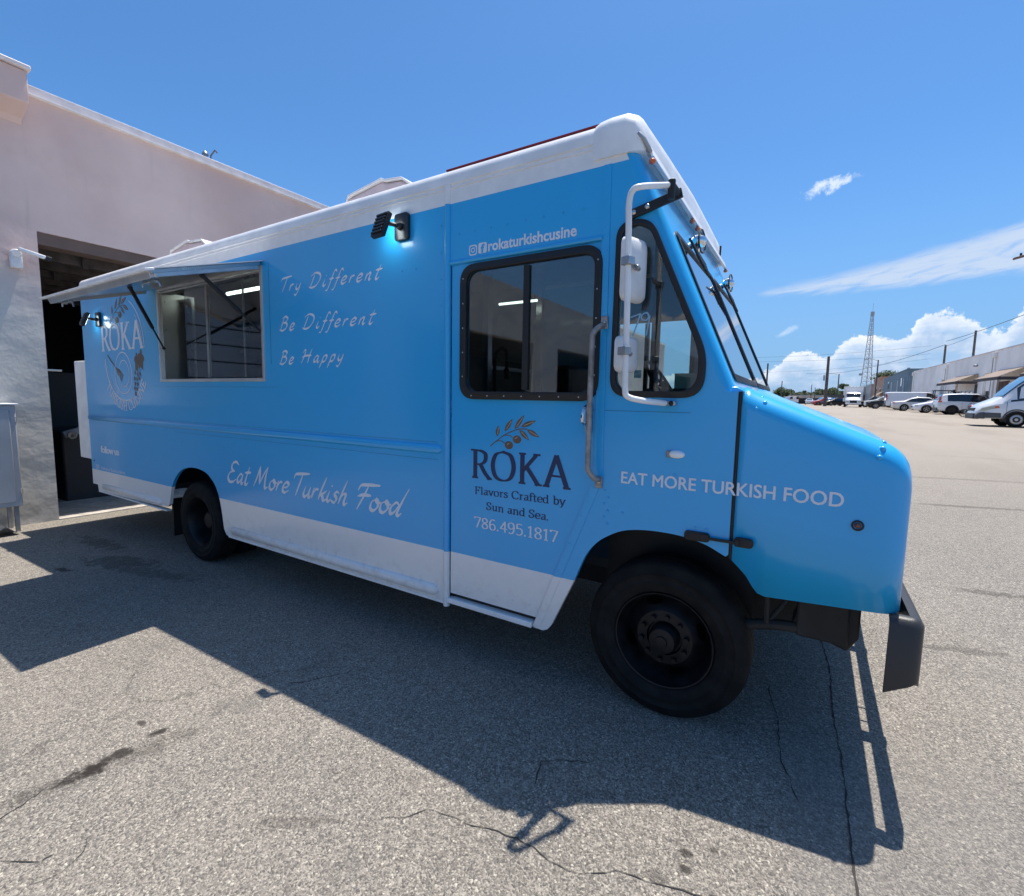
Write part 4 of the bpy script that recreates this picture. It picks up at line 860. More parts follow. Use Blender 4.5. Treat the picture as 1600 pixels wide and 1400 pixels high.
# rooftop air conditioners
for ax0, ax1 in ((-3.88, -2.98), (-7.35, -6.35)):
    z0 = 3.125
    mb = MB(); sec = [(ax0, .0), (ax0 + .02, .28), (ax0 + .06, .36), (ax0 + .50, .42), (ax0 + .54, .40), (ax1 - .16, .38), (ax1 - .04, .30), (ax1, 0)]
    mb.prism([(x, z0 + h * 1.0) for x, h in sec], 'y', 3.18, 3.90); ac = mb.build('air_conditioner', M['acpink'], T, bevel=.02)
    mb = MB(); mb.prism([(x - .0, z0 + h * 1.0 + .004) for x, h in sec[1:-1]] + [(x - .0, z0 + h * 1.0 + .026) for x, h in sec[1:-1]][::-1], 'y', 3.165, 3.915); c_ = mb.build('air_conditioner_lid', M['white'], T, bevel=.008)
    mb = MB()
    for (a0, b0, zz) in ((.06, .24, .20), (.27, .47, .22), (.06, .24, .28), (.27, .47, .30)): mb.box(ax0 + a0, ax0 + b0, 3.172, 3.182, z0 + zz, z0 + zz + .025)
    mb.build('air_vent_slot', M['redstrip'], T)
# mirrors on the white tube frame
mb = MB(); mp = [(-.60, 2.34, 2.665), (-.735, 2.13, 2.555), (-.74, 2.13, 2.45), (-.735, 2.13, 1.80), (-.725, 2.135, 1.70), (-.66, 2.20, 1.66), (-.58, 2.36, 1.645)]
mp = [(-.625, 2.30, 2.62), (-.70, 2.15, 2.575), (-.733, 2.13, 2.555), (-.745, 2.13, 2.50), (-.742, 2.13, 2.40), (-.735, 2.13, 2.1), (-.73, 2.13, 1.80), (-.728, 2.13, 1.70), (-.715, 2.135, 1.668), (-.66, 2.18, 1.652), (-.60, 2.33, 1.642)]
mb.tube(cr(mp, 4), .0135, 12); mb.build('mirror_arm', M['truckwhite'], T)
mb = MB(); mb.obox((-.70, Y0 - .012, 2.575), (1, 0, .24), (0, 1, 0), (-.24, 0, 1), .125, .008, .022); mb.tube([(-.60, Y0 - .01, 2.60), (-.615, 2.31, 2.62)], .02, 10); mb.tube([(-.612, 2.31, 2.56), (-.612, 2.31, 2.645)], .017, 10); mb.build('mirror_bracket', M['black'], T, bevel=.003)
for x, z in ((-.80, 2.552), (-.735, 2.568)): MB().ball((x, Y0 - .022, z), (.013, .008, .013), 10, 6).build('bracket_bolt', M['steel'], T)
mb = MB(); mb.box(-.63, -.555, 2.345, Y0 - .002, 1.632, 1.652); mb.build('mirror_bracket', M['galv'], T, bevel=.003); MB().ball((-.575, Y0 - .03, 1.642), .013, 10, 6).build('bracket_bolt', M['black'], T)
def mirror_head(c, w_, h_, t_):
    yaw = R(18); nx_ = Vector((math.cos(yaw), -math.sin(yaw), 0)); ny = Vector((math.sin(yaw), math.cos(yaw), 0)); nz_ = Vector((0, 0, 1)); c = Vector(c)
    mb = MB(); secs = []
    for s, d in ((1, -t_), (1, -t_ * .2), (.96, t_ * .35), (.82, t_ * .75), (.55, t_ * .98)):
        ol = rnd([(-w_ * s, -h_ * (s if s < .9 else s)), (w_ * s, -h_ * s), (w_ * s, h_ * s), (-w_ * s, h_ * s)], .03 * s + .01, 5); secs.append([c + ny * u + nz_ * v + nx_ * d for u, v in ol])
    n = len(secs[0]); mb.add([p for q in secs for p in q], [(i * n + k, i * n + (k + 1) % n, (i + 1) * n + (k + 1) % n, (i + 1) * n + k) for i in range(4) for k in range(n)] + [tuple(range(n)), tuple(range(4 * n, 5 * n))])
    o = mb.build('mirror', M['white'], T, smooth=50)
    mb = MB(); ol = rnd(rect(-w_ * .9, w_ * .9, -h_ * .92, h_ * .92), .025, 5); mb.add([c + ny * u + nz_ * v - nx_ * (t_ + .002) for u, v in ol], [tuple(range(len(ol)))]); mb.build('mirror_glass', M['chrome'], T)
    mb = MB(); mb.tube([c + nx_ * t_ * .9, Vector((-.737, 2.13, c.z))], .012, 8); mb.obox(Vector((-.737, 2.125, c.z)), nx_, ny, nz_, .022, .022, .018); mb.ball(c + nx_ * (t_ + .01) - ny * .03, .014, 10, 6); mb.build('mirror_clamp', M['galv'], T, bevel=.003)
mirror_head((-.757, 2.285, 2.262), .082, .146, .022); mirror_head((-.778, 2.285, 1.872), .074, .086, .020)
# wheels
def wheel(cx, y_out, r, width, dual=False, dish=.10):
    W = bpy.data.objects.new('wheel', None); COL.objects.link(W); W.parent = T; W.location = Vector((cx, y_out, g(cx, y_out) + r)) - Vector(BASE[T.name]); BASE[W.name] = (cx, y_out, g(cx, y_out) + r)
    z = g(cx, y_out) + r; c = (cx, y_out, z); sg = 1
    prof = [(r * .60, .03), (r * .64, .008), (r * .72, .0), (r * .74, -.004), (r * .76, .0), (r * .84, .001), (r * .85, -.003), (r * .865, .003), (r * .945, .012), (r * .985, .03), (r, .05), (r, width * .25), (r * .992, width * .26), (r * .992, width * .28), (r, width * .29), (r, width * .48), (r * .992, width * .49), (r * .992, width * .51), (r, width * .52), (r, width - .05), (r * .96, width - .01), (r * .7, width), (r * .60, width - .03)]
    mb = MB(); mb.lathe(prof, c, 'y', 72, True)
    if dual: mb.lathe([(a_, b_ + width + .06) for a_, b_ in prof], c, 'y', 48, True)
    mb.build('tyre', M['tyre'], W, smooth=50)
    mb = MB(); ro = r * .615
    if dual: rp_ = [(ro, .03), (ro * .97, .02), (ro * .93, .03), (ro * .90, .08), (ro * .86, .12), (ro * .84, .20), (ro * .62, .225), (ro * .40, .21), (ro * .38, .12), (ro * .30, .10), (.001, .10)]
    else: rp_ = [(ro, .03), (ro * .985, .012), (ro * .955, .014), (ro * .93, .045), (ro * .89, .062), (ro * .86, .10), (ro * .82, .125), (ro * .62, .07), (ro * .56, .055), (ro * .36, .052), (ro * .34, .075), (ro * .30, .075), (ro * .29, .02), (ro * .25, .002), (ro * .12, -.002), (ro * .11, -.012), (.001, -.014)]
    mb.lathe(rp_, c, 'y', 64); mb.build('rim', M['rim'], W, smooth=40)
    mb = MB(); nb = 10; rb = ro * .46
    for k in range(nb):
        a_ = 2 * math.pi * k / nb + .2; p = Vector((cx + rb * math.cos(a_), y_out + (.055 if not dual else .20), z + rb * math.sin(a_))); mb.tube([p, p - Vector((0, .028, 0))], .013, 6)
    mb.build('lug_nuts', M['rim'], W, kind='stuff')
    mb = MB()
    for k in range(4 if not dual else 2):
        a_ = 2 * math.pi * k / 4 + .35; rr = ro * .735; p = Vector((cx + rr * math.cos(a_), y_out + (.094 if not dual else .21), z + rr * math.sin(a_)))
        t = Vector((-math.sin(a_), 0, math.cos(a_))); rd = Vector((math.cos(a_), 0, math.sin(a_))); ov = [p + t * .044 * math.cos(q * math.pi / 8) + rd * .019 * math.sin(q * math.pi / 8) - Vector((0, .012, 0)) for q in range(16)]
        mb.add(ov, [tuple(range(16))])
    mb.build('hand_hole', M['void'], W)
    return W
wheel(-.585, Y0 + .06, .415, .24); wheel(-5.32, Y0 + .055, .415, .23, True)
wheel(-.585, Y1 - .30, .415, .24); wheel(-5.32, Y1 - .56, .415, .23, True)
# wheel wells, chassis, mud flap
mb = MB()
for x0, x1, zt in ((-1.02, -.20, 1.06), (-5.82, -4.72, .99)):
    mb.box(x0, x1, Y0 + .42, Y0 + .44, .5, zt); mb.box(x0, x1, Y0 + .035, Y0 + .44, zt, zt + .02)
mb.build('wheel_well', M['black'], T)
mb = MB(); mb.box(-8.0, .12, 2.95, 3.03, .44, .62); mb.box(-8.0, .12, 4.05, 4.13, .44, .62); mb.build('frame_rail', M['under'], T, bevel=.01)
mb = MB(); mb.cyl((-.585, 2.65, .40), (-.585, 4.4, .40), .05); mb.cyl((-5.32, 2.9, .32), (-5.32, 4.2, .32), .06); mb.ball((-5.32, 3.54, .32), .17, 14, 10); mb.build('axle', M['under'], T)
mb = MB(); mb.tube(cr([(-.25, Y0 + .16, .56), (-.1, Y0 + .16, .60), (.05, Y0 + .17, .62), (.16, Y0 + .17, .68)], 4), .028, 8); mb.box(.0, .20, Y0 + .14, Y0 + .30, .58, .80); mb.prism([(-.02, .62), (.20, .55), (.24, .62), (.24, .82), (.05, .82)], 'y', Y0 + .16, Y0 + .30); mb.build('frame_horn', M['under'], T, bevel=.01)
mb = MB(); mb.tube([(-.13, Y0 + .15, .84), (-.12, Y0 + .15, .60)], .014, 8); mb.tube(cr([(-.08, Y0 + .2, .84), (-.04, Y0 + .2, .74), (-.11, Y0 + .16, .62)], 4), .012, 8); mb.tube([(-.04, Y0 + .3, .80), (.08, Y0 + .3, .72), (.16, Y0 + .3, .82)], .05, 10); mb.build('steering_linkage', M['under'], T)
mb = MB(); mb.box(-5.98, -5.95, Y0 + .10, Y0 + .62, .06, .48); mb.build('mud_flap', M['black'], T)
mb = MB(); mb.box(-4.4, -3.2, Y0 + .5, Y0 + .95, .36, .60); mb.build('fuel_tank', M['under'], T, bevel=.03)
# front bumper: heavy wrap-round channel
mb = MB(); path = rnd([(.315, Y0 - .025), (.430, Y0 - .025), (.430, Y1 + .03), (.315, Y1 + .03)], [0, .11, .11, 0], 8); sec = [(0, .50), (.0, .79), (-.012, .812), (-.03, .82), (-.048, .82), (-.048, .81), (-.024, .80), (-.012, .78), (-.012, .50)]
vs = []; np_ = len(path)
for i, p in enumerate(path):
    a_ = Vector(path[min(i + 1, np_ - 1)]) - Vector(path[max(i - 1, 0)]); a_.normalize(); nn = Vector((a_.y, -a_.x))
    for o_, z_ in sec:
        e = 1 if min(i, np_ - 1 - i) > 0 else 1
        zz = z_ + (.03 if z_ < .6 and min(i, np_ - 1 - i) >= 1 else 0) + (.07 if z_ < .6 and 4 < i < np_ - 5 else 0) * 0
        ce = max(0, 1 - abs(min(i, np_ - 1 - i) - 5) / 5); zz += (.035 * ce if z_ < .6 else 0); vs.append((p[0] + nn.x * o_, p[1] + nn.y * o_, zz))
ns = len(sec); mb.add(vs, [(i * ns + k, i * ns + (k + 1) % ns, (i + 1) * ns + (k + 1) % ns, (i + 1) * ns + k) for i in range(np_ - 1) for k in range(ns)] + [tuple(range(ns)), tuple(range((np_ - 1) * ns, np_ * ns))])
mb.build('front_bumper', M['bumper'], T, smooth=40, bevel=.004)
mb = MB(); mb.box(.05, .44, 3.0, 3.06, .62, .74); mb.box(.05, .44, 4.02, 4.08, .62, .74); mb.build('bumper_bracket', M['under'], T)
mb = MB(); mb.tube([(.345, 3.15, .62), (.405, 3.15, .62), (.405, 3.28, .62), (.345, 3.28, .62)], .008, 8); mb.build('tow_loop', M['black'], T)
# ---- lettering and artwork
yl = Y0 - .0012
def art(name, fn_, m):
    mb = MB(); fn_(mb); o = mb.build(name, m, T, smooth=0); return o
SH = .22
def word(s, p0, p1, h, pen=.020): art('lettering', lambda mb: draw_text(mb, s, SCR, p0, p1, h, pen, pen * .28, .75, yl, SH, 1, .14), M['letter'])
word('Try Different', (-3.70, 2.468), (-2.565, 2.445), .105, .020)
word('Be Different', (-3.72, 2.163), (-2.63, 2.150), .108, .020)
word('Be Happy', (-3.735, 1.895), (-2.945, 1.905), .105, .020)
art('lettering', lambda mb: draw_text(mb, 'Eat More', SCR, (-4.60, .838), (-3.66, .836), .19, .034, .011, .75, yl, .24, 1, .0), M['letter'])
art('lettering', lambda mb: draw_text(mb, 'Turkish', SCR, (-3.62, .834), (-2.93, .830), .185, .034, .011, .75, yl, .24, 1, .0), M['letter'])
art('lettering', lambda mb: draw_text(mb, 'Food', SCR, (-2.86, .828), (-2.37, .828), .19, .034, .011, .75, yl, .24, 1, .0), M['letter'])
for i_, (dx_, dz_) in enumerate(((0, 0), (.0028, .0), (.0014, .0022))): link('lettering', text_mesh('lettering', 'EAT MORE TURKISH FOOD', M['letter'], -.814 + dx_, .130 + dx_, 1.2285 + dz_, 1.2885 + dz_, yl - .0004 * i_, bold=0), T)
link('lettering', text_mesh('lettering', 'rokaturkishcusine', M['letter'], -1.665, -1.106, 2.497, 2.558, yl, bold=.024), T)
link('lettering', text_mesh('lettering', 'follow us', M['letter'], -7.545, -7.0, .885, .975, yl, bold=.035, space=.9), T)
link('lettering', text_mesh('lettering', 'rokaturkishcusine', M['letter'], -7.58, -6.865, .672, .715, yl, bold=.0), T)
def ringrib(mb, cx, cz, r_, wd, a0=0, a1=2 * math.pi, rz=None, n=36, w2_=None):
    pts_ = [Vector((cx + r_ * math.cos(a0 + (a1 - a0) * k / n), cz + (rz or r_) * math.sin(a0 + (a1 - a0) * k / n))) for k in range(n + 1)]
    ribbon(mb, pts_, wd, wd if w2_ is None else w2_, 0, yl)
def sq_ring(mb, x0, x1, z0, z1, r_, wd):
    o = rnd(rect(x0, x1, z0, z1), r_, 5); i_ = rnd(rect(x0 + wd, x1 - wd, z0 + wd, z1 - wd), r_ - wd * .6, 5); n = len(o)
    mb.add([(p[0], yl, p[1]) for p in o + i_], [(k, (k + 1) % n, (k + 1) % n + n, k + n) for k in range(n)])
for ox, oz_, s in ((-1.803, 2.490, 1.0), (-7.74, .668, .85)):
    def insta(mb):
        sq_ring(mb, ox, ox + .058 * s, oz_, oz_ + .060 * s, .016 * s, .007 * s); ringrib(mb, ox + .029 * s, oz_ + .030 * s, .012 * s, .006 * s, n=20); ringrib(mb, ox + .045 * s, oz_ + .046 * s, .0015 * s, .004 * s, n=8)
    art('camera_icon', insta, M['letter'])
    fo = rnd(rect(ox + .068 * s, ox + .128 * s, oz_ + .004 * s, oz_ + .064 * s), .012 * s, 5)
    art('social_icon', lambda mb: mb.add([(p[0], yl, p[1]) for p in fo], [tuple(range(len(fo)))]), M['letter'])
    link('lettering', text_mesh('lettering', 'f', M['wrap'], ox + .086 * s, ox + .112 * s, oz_ + .006 * s, oz_ + .056 * s, yl - .0014, bold=.04), T)
def serif(s, p0, p1, h, pen, m, thin=.30): art('lettering', lambda mb: draw_text(mb, s, SER, p0, p1, h, pen, pen * thin, .12, yl + (.008 if p0[0] > -1.9 else 0), 0, 0, .0), m)
serif('ROKA', (-1.785, 1.163), (-1.10, 1.163), .172, .030, M['navy'])
serif('Flavors Crafted by', (-1.752, 1.060), (-1.128, 1.067), .045, .0085, M['navy'], .4)
serif('Sun and Sea.', (-1.662, .972), (-1.228, .967), .045, .0085, M['navy'], .4)
serif('786.495.1817', (-1.752, .850), (-1.165, .850), .066, .0115, M['letter'], .4)
serif('ROKA', (-7.32, 2.135), (-6.19, 2.132), .285, .052, M['letter'])
# olive branch
def leaf(mb, a_, b_, wd):
    a_, b_ = Vector(a_), Vector(b_); d_ = b_ - a_; n_ = Vector((-d_.y, d_.x)).normalized(); pts_ = []
    for k in range(9): t = k / 8; pts_.append(a_ + d_ * t + n_ * wd * math.sin(math.pi * t ** .85))
    for k in range(7, 0, -1): t = k / 8; pts_.append(a_ + d_ * t - n_ * wd * math.sin(math.pi * t ** .85))
    mb.add([(p.x, yl, p.y) for p in pts_], [tuple(range(len(pts_)))])
def branch(ox, oz_, s, thin=False):
    L = [((-1.588, 1.425), (-1.582, 1.492)), ((-1.536, 1.458), (-1.482, 1.535)), ((-1.468, 1.474), (-1.403, 1.560)), ((-1.425, 1.490), (-1.325, 1.530)), ((-1.436, 1.472), (-1.368, 1.414)), ((-1.385, 1.475), (-1.302, 1.436))]
    q = lambda p: ((p[0] + 1.635) * s + ox, (p[1] - 1.365) * s + oz_)
    def f1(mb):
        for a_, b_ in L: leaf(mb, q(a_), q(b_), .014 * s)
        ribbon(mb, cr([Vector(q(p)) for p in ((-1.635, 1.365), (-1.59, 1.40), (-1.52, 1.445), (-1.44, 1.475), (-1.385, 1.478))]), .006 * s, .006 * s, 0, yl)
        ribbon(mb, cr([Vector(q(p)) for p in ((-1.60, 1.395), (-1.56, 1.40), (-1.53, 1.385))]), .005 * s, .005 * s, 0, yl); ribbon(mb, cr([Vector(q(p)) for p in ((-1.54, 1.435), (-1.50, 1.435), (-1.48, 1.425))]), .005 * s, .005 * s, 0, yl)
        for c_ in ((-1.505, 1.378), (-1.45, 1.415)):
            c2 = q(c_); mb.add([(c2[0] + .029 * s * math.cos(k * math.pi / 10), yl, c2[1] + .024 * s * math.sin(k * math.pi / 10)) for k in range(20)], [tuple(range(20))])
    art('olive_branch', f1, M['brown'])
    def f2(mb):
        for a_, b_ in L:
            a2, b2 = Vector(q(a_)), Vector(q(b_)); ribbon(mb, [a2.lerp(b2, t) + Vector((.003 * s, 0)) for t in (.2, .4, .6, .8)], .004 * s, .004 * s, 0, yl - .0008)
        for c_ in ((-1.515, 1.386), (-1.46, 1.424)):
            c2 = Vector(q(c_)); ribbon(mb, [c2 + Vector((0, -.004 * s)), c2 + Vector((.012 * s, .003 * s))], .004 * s, .004 * s, 0, yl - .0008)
    art('olive_branch_highlight', f2, M['cream'])
yl += .008; branch(-1.635, 1.365, 1.0); yl -= .008; branch(-7.02, 2.44, 1.55)
# rear emblem: rings, plate arcs, fork, vine leaf, grapes, curved words
def emblem(mb):
    cx, cz = -6.742, 1.862
    sp = [Vector((cx + (.225 - .012 * math.sin(t)) * math.cos(t), cz + .235 * math.sin(t))) for t in np.linspace(-.2, 2 * math.pi - .25, 44)]
    ribbon(mb, sp, .013, .013, 0, yl)
    ribbon(mb, [Vector((cx + .02 + .135 * (1 - .0 * t) * math.cos(t), cz - .005 + .15 * math.sin(t))) for t in np.linspace(2.5, -3.2, 36)], .011, .011, 0, yl)
    ribbon(mb, [Vector((-6.72 + .50 * math.cos(t), 2.03 + .48 * math.sin(t))) for t in np.linspace(math.pi * 1.0, math.pi * 1.62, 30)], .018, .006, .5, yl)
    ribbon(mb, [Vector((-6.68 + .50 * math.cos(t), 2.03 + .45 * math.sin(t))) for t in np.linspace(math.pi * 1.06, math.pi * 1.35, 20)], .008, .004, .5, yl)
    ribbon(mb, [Vector((-6.72 + .55 * math.cos(t), 2.14 + .56 * math.sin(t))) for t in np.linspace(-.02, math.pi * .36, 24)], .013, .005, .4, yl)
    ribbon(mb, [Vector((-6.74 + .53 * math.cos(t), 2.14 + .5 * math.sin(t))) for t in np.linspace(.05, math.pi * .25, 18)], .007, .004, .4, yl)
    ribbon(mb, [Vector((-7.34, 2.50)), Vector((-7.25, 2.44))], .01, .01, 0, yl)
art('emblem_rings', emblem, M['letter'])
def arcwords(mb):
    cx, cz, rad = -6.712, 2.055, .620
    a0, a1 = math.radians(213), math.radians(330); draw_text(mb, 'TURKISH CUISINE', SER, (0, 0), (rad * (a1 - a0), 0), .105, .020, .007, .12, yl, 0, 0, .04, (cx, cz, rad, a0, a1))
art('lettering', arcwords, M['letter'])
def fork(mb):
    a_, b_ = Vector((-7.15, 2.075)), Vector((-6.90, 1.90)); ribbon(mb, [a_, a_.lerp(b_, .5), b_], .024, .020, 0, yl)
    d_ = (b_ - a_).normalized(); n_ = Vector((-d_.y, d_.x)); mb.add([(p.x, yl, p.y) for p in (b_ - d_ * .02 - n_ * .012, b_ + d_ * .04 - n_ * .042, b_ + d_ * .09 - n_ * .042, b_ + d_ * .09 + n_ * .042, b_ + d_ * .04 + n_ * .042, b_ - d_ * .02 + n_ * .012)], [(0, 1, 2, 3, 4, 5)])
    for k in (-1.5, -.5, .5, 1.5): ribbon(mb, [b_ + d_ * .09 + n_ * .024 * k, b_ + d_ * .17 + n_ * .024 * k], .012, .012, 0, yl)
art('fork_emblem', fork, M['brown'])
def vine(mb):
    for s, c_ in ((1, (-6.27, 2.0)), (-1, (-6.38, 1.97))):
        c_ = Vector(c_); pts_ = []
        for k in range(22):
            t = 2 * math.pi * k / 22; rr = .088 * (1 + .22 * math.sin(5 * t + .8)) * (1 + .06 * (-1) ** k); pts_.append(c_ + Vector((rr * math.cos(t) * (.8 if s > 0 else .55), rr * math.sin(t) * 1.15)))
        mb.add([(p.x, yl, p.y) for p in pts_], [tuple(range(22))])
    ribbon(mb, [Vector((-6.33, 1.94)), Vector((-6.30, 1.87)), Vector((-6.28, 1.82))], .008, .008, 0, yl)
    for i, (gx_, gz_) in enumerate([(-6.43, 1.86), (-6.37, 1.84), (-6.31, 1.85), (-6.45, 1.80), (-6.39, 1.79), (-6.33, 1.80), (-6.44, 1.74), (-6.38, 1.735), (-6.46, 1.69), (-6.40, 1.68), (-6.44, 1.63)]):
        mb.add([(gx_ + .021 * math.cos(k * math.pi / 6), yl - .0002 * i, gz_ + .025 * math.sin(k * math.pi / 6)) for k in range(12)], [tuple(range(12))])
art('vine_emblem', vine, M['brown'])
mb = MB(); mb.cyl((-7.78, Y0 - .003, .765), (-7.78, Y0 + .002, .765), .012, 10); mb.build('wrap_hole', M['black'], T)

# ------------------------------------------------------------------ the lot beyond: vehicles
def wheel_local(mb_t, mb_r, x, y, r, w_, s):
    pr = [(r * .62, 0), (r * .7, .015), (r * .9, .012), (r, .04), (r, w_ - .03), (r * .9, w_), (.01, w_)]
    mb_t.lathe([(a, (-b + w_ * 0) if s < 0 else b) for a, b in [(q[0], -q[1]) for q in pr]], (x, y, r), 'y', 28)
class Car:
    """local frame: +x nose, +y left; loft of cross sections (x, half width, z bottom, z belt, z top, half width top)"""
    def __init__(s, name, label, cat, loc, ang, group=None):
        s.t = bpy.data.objects.new(name, None); COL.objects.link(s.t); s.t.location = (loc[0], loc[1], g(loc[0], loc[1])); s.t.rotation_euler = (0, 0, ang)
        tag(s.t, label, cat, group)
    def body(s, st, paint, name='body'):
        mb = MB(); L = []
        for (x, w_, zb, zt, zr, wr) in st:
            cabin = zr - zt > .12
            q = [(w_ * .90, zb), (w_ * .985, zb + .10), (w_, zb + (zt - zb) * .45), (w_ * .985, zt - .05), (w_ * .955, zt)]
            q += [(wr, zr - .06), (wr * .90, zr - .01), (wr * .5, zr + .012)] if cabin else [(w_ * .90, zt + (zr - zt) * .5), (w_ * .75, zr), (w_ * .4, zr + .01)]
            L.append([(x, -a, b) for a, b in q] + [(x, 0, q[-1][1] + .004)] + [(x, a, b) for a, b in q[::-1]])
        n = len(L[0]); mb.add([p for q in L for p in q], [(i * n + k, i * n + k + 1, (i + 1) * n + k + 1, (i + 1) * n + k) for i in range(len(L) - 1) for k in range(n - 1)] + [tuple(range(n)), tuple(range((len(L) - 1) * n, len(L) * n))])
        o = mb.build(name, paint, None, smooth=32); o.parent = s.t; s.st = st; return o
    def part(s, name, mb, m, bevel=0, smooth=35, parent=None):
        o = mb.build(name, m, None, bevel, smooth); o.parent = parent or s.t; return o
    def at(s, x):
        for a, b in zip(s.st[:-1], s.st[1:]):
            if a[0] <= x <= b[0]: t = (x - a[0]) / max(1e-6, b[0] - a[0]); return [p + (q - p) * t for p, q in zip(a, b)]
        return s.st[-1]
    def side_glass(s, xs, m, inset=.03, topoff=.09):
        # window strip between belt and roof on both sides, following the loft
        for sd in (-1, 1):
            mb = MB(); lo, hi = [], []
            for x in xs:
                q = s.at(x); lo.append((x, sd * (q[1] * .955 + .006), q[3] + .02)); t = max(0, (q[4] - .06 - topoff * .35 - q[3]) / max(.01, q[4] - .06 - q[3]))
                hi.append((x, sd * (q[1] * .955 + (q[5] - q[1] * .955) * t + .010), q[3] + (q[4] - .06 - q[3]) * t))
            n = len(xs); mb.add(lo + hi, [(i, i + 1, n + i + 1, n + i) for i in range(n - 1)]); s.part('side_window', mb, m, 0, 0)
    def screen(s, x0, x1, m, name='windscreen', k=.92):
        mb = MB(); vs = []; K = 7; Q = [s.at(x0 + (x1 - x0) * t / (K - 1)) for t in range(K)]
        for i, q in enumerate(Q):
            a, b = Q[max(i - 1, 0)], Q[min(i + 1, K - 1)]; n_ = Vector((b[4] - a[4], 0, -(b[0] - a[0]))); n_ = n_ if n_.z > 0 else -n_; n_.normalize()
            wd = (q[5] if q[4] - q[3] > .12 else q[1] * .80) * k
            for f in (-1, -.5, 0, .5, 1): vs.append((q[0] + n_.x * .03, wd * f, q[4] + n_.z * .03 + .012 * (1 - abs(f))))
        mb.add(vs, [(i + 5 * r_, i + 1 + 5 * r_, 5 * r_ + 6 + i, 5 * r_ + 5 + i) for r_ in range(K - 1) for i in range(4)]); s.part(name, mb, m, 0, 60)
    def wheels(s, xs, r, w_half, tw=.22, rim='alloy', spokes=5, arch=None):
        for x in xs:
            for sd in (-1, 1):
                W = bpy.data.objects.new('wheel', None); COL.objects.link(W); W.parent = s.t; W.location = (x, sd * (w_half + .045), r)
                pr = [(r * .66, .02), (r * .72, .002), (r * .90, .0), (r * .975, .018), (r, .045), (r, tw - .03), (r * .93, tw), (r * .5, tw)]
                mb = MB(); mb.lathe([(a, -sd * b) for a, b in pr], (0, 0, 0), 'y', 32); o = mb.build('tyre', M['tyre']); o.parent = W
                mb = MB(); mb.lathe([(r * .66, -sd * .02), (r * .62, -sd * .012), (r * .58, -sd * .05), (r * .56, -sd * .10), (.01, -sd * .11)], (0, 0, 0), 'y', 28)
                o = mb.build('rim', M['black'] if rim == 'alloy' else M[rim]); o.parent = W
                mb = MB()
                if spokes:
                    for q in range(spokes):
                        a = 2 * math.pi * q / spokes + .3; d_ = Vector((math.cos(a), 0, math.sin(a))); mb.obox(d_ * r * .33 + Vector((0, -sd * .03, 0)), d_, (0, 1, 0), (-d_.z, 0, d_.x), r * .31, .012, r * .055)
                    mb.lathe([(r * .64, -sd * .012), (r * .585, -sd * .012), (r * .585, -sd * .03)], (0, 0, 0), 'y', 28)
                else: mb.lathe([(r * .58, -sd * .03), (r * .40, -sd * .02), (r * .36, -sd * .05), (r * .2, -sd * .05), (r * .18, -sd * .02), (.01, -sd * .02)], (0, 0, 0), 'y', 24)
                o = mb.build('wheel_cover', M['alloy'] if rim != 'rim' else M['rim']); o.parent = W
                # dark arch opening just proud of the body side
                if arch != 0:
                    mb = MB(); ra = r * 1.16; q_ = [(x + ra * math.cos(t), sd * (w_half + .002), r * 1.0 + ra * math.sin(t)) for t in np.linspace(-.35, math.pi + .35, 22)]
                    mb.add(q_, [tuple(range(22))]); s.part('wheel_arch', mb, M['black'], 0, 0)
    def boxpart(s, name, m, *bx, bevel=.01):
        mb = MB(); mb.box(*bx); return s.part(name, mb, m, bevel)
def sedan_stations(L, W, H, hood=.95, belt=.92, bx=None):
    h = L / 2; w_ = W / 2
    return [(-h, w_ * .72, .40, .72, .80, w_ * .5), (-h + .08, w_ * .88, .30, .84, .95, w_ * .6), (-h + .5, w_ * .97, .22, belt, belt + .08, w_ * .7), (-h + .95, w_, .20, belt + .01, belt + .13, w_ * .72), (-h + 1.55, w_, .20, belt + .01, H - .10, w_ * .74), (-h + 2.1, w_, .20, belt, H, w_ * .74), (h - 1.95, w_, .20, belt - .02, H - .03, w_ * .74), (h - 1.55, w_, .20, belt - .03, H - .17, w_ * .76), (h - 1.05, w_, .20, belt - .04, belt + .07, w_ * .8), (h - .5, w_ * .96, .20, hood - .20, hood - .10, w_ * .8), (h - .12, w_ * .86, .24, .62, .74, w_ * .6), (h, w_ * .68, .34, .54, .62, w_ * .5)]
def suv_stations(L, W, H, belt=1.05):
    h = L / 2; w_ = W / 2
    return [(-h, w_ * .80, .42, .90, 1.0, w_ * .6), (-h + .06, w_ * .92, .34, belt, belt + .10, w_ * .74), (-h + .32, w_ * .97, .30, belt + .02, H - .12, w_ * .72), (-h + .7, w_, .28, belt + .02, H - .03, w_ * .76), (-h + 1.5, w_, .26, belt, H, w_ * .77), (h - 2.1, w_, .26, belt - .04, H - .02, w_ * .77), (h - 1.75, w_, .26, belt - .05, H - .14, w_ * .78), (h - 1.15, w_, .26, belt - .07, belt + .05, w_ * .82), (h - .5, w_ * .97, .26, belt - .16, belt - .06, w_ * .8), (h - .12, w_ * .88, .30, .80, .92, w_ * .6), (h, w_ * .72, .40, .70, .80, w_ * .5)]
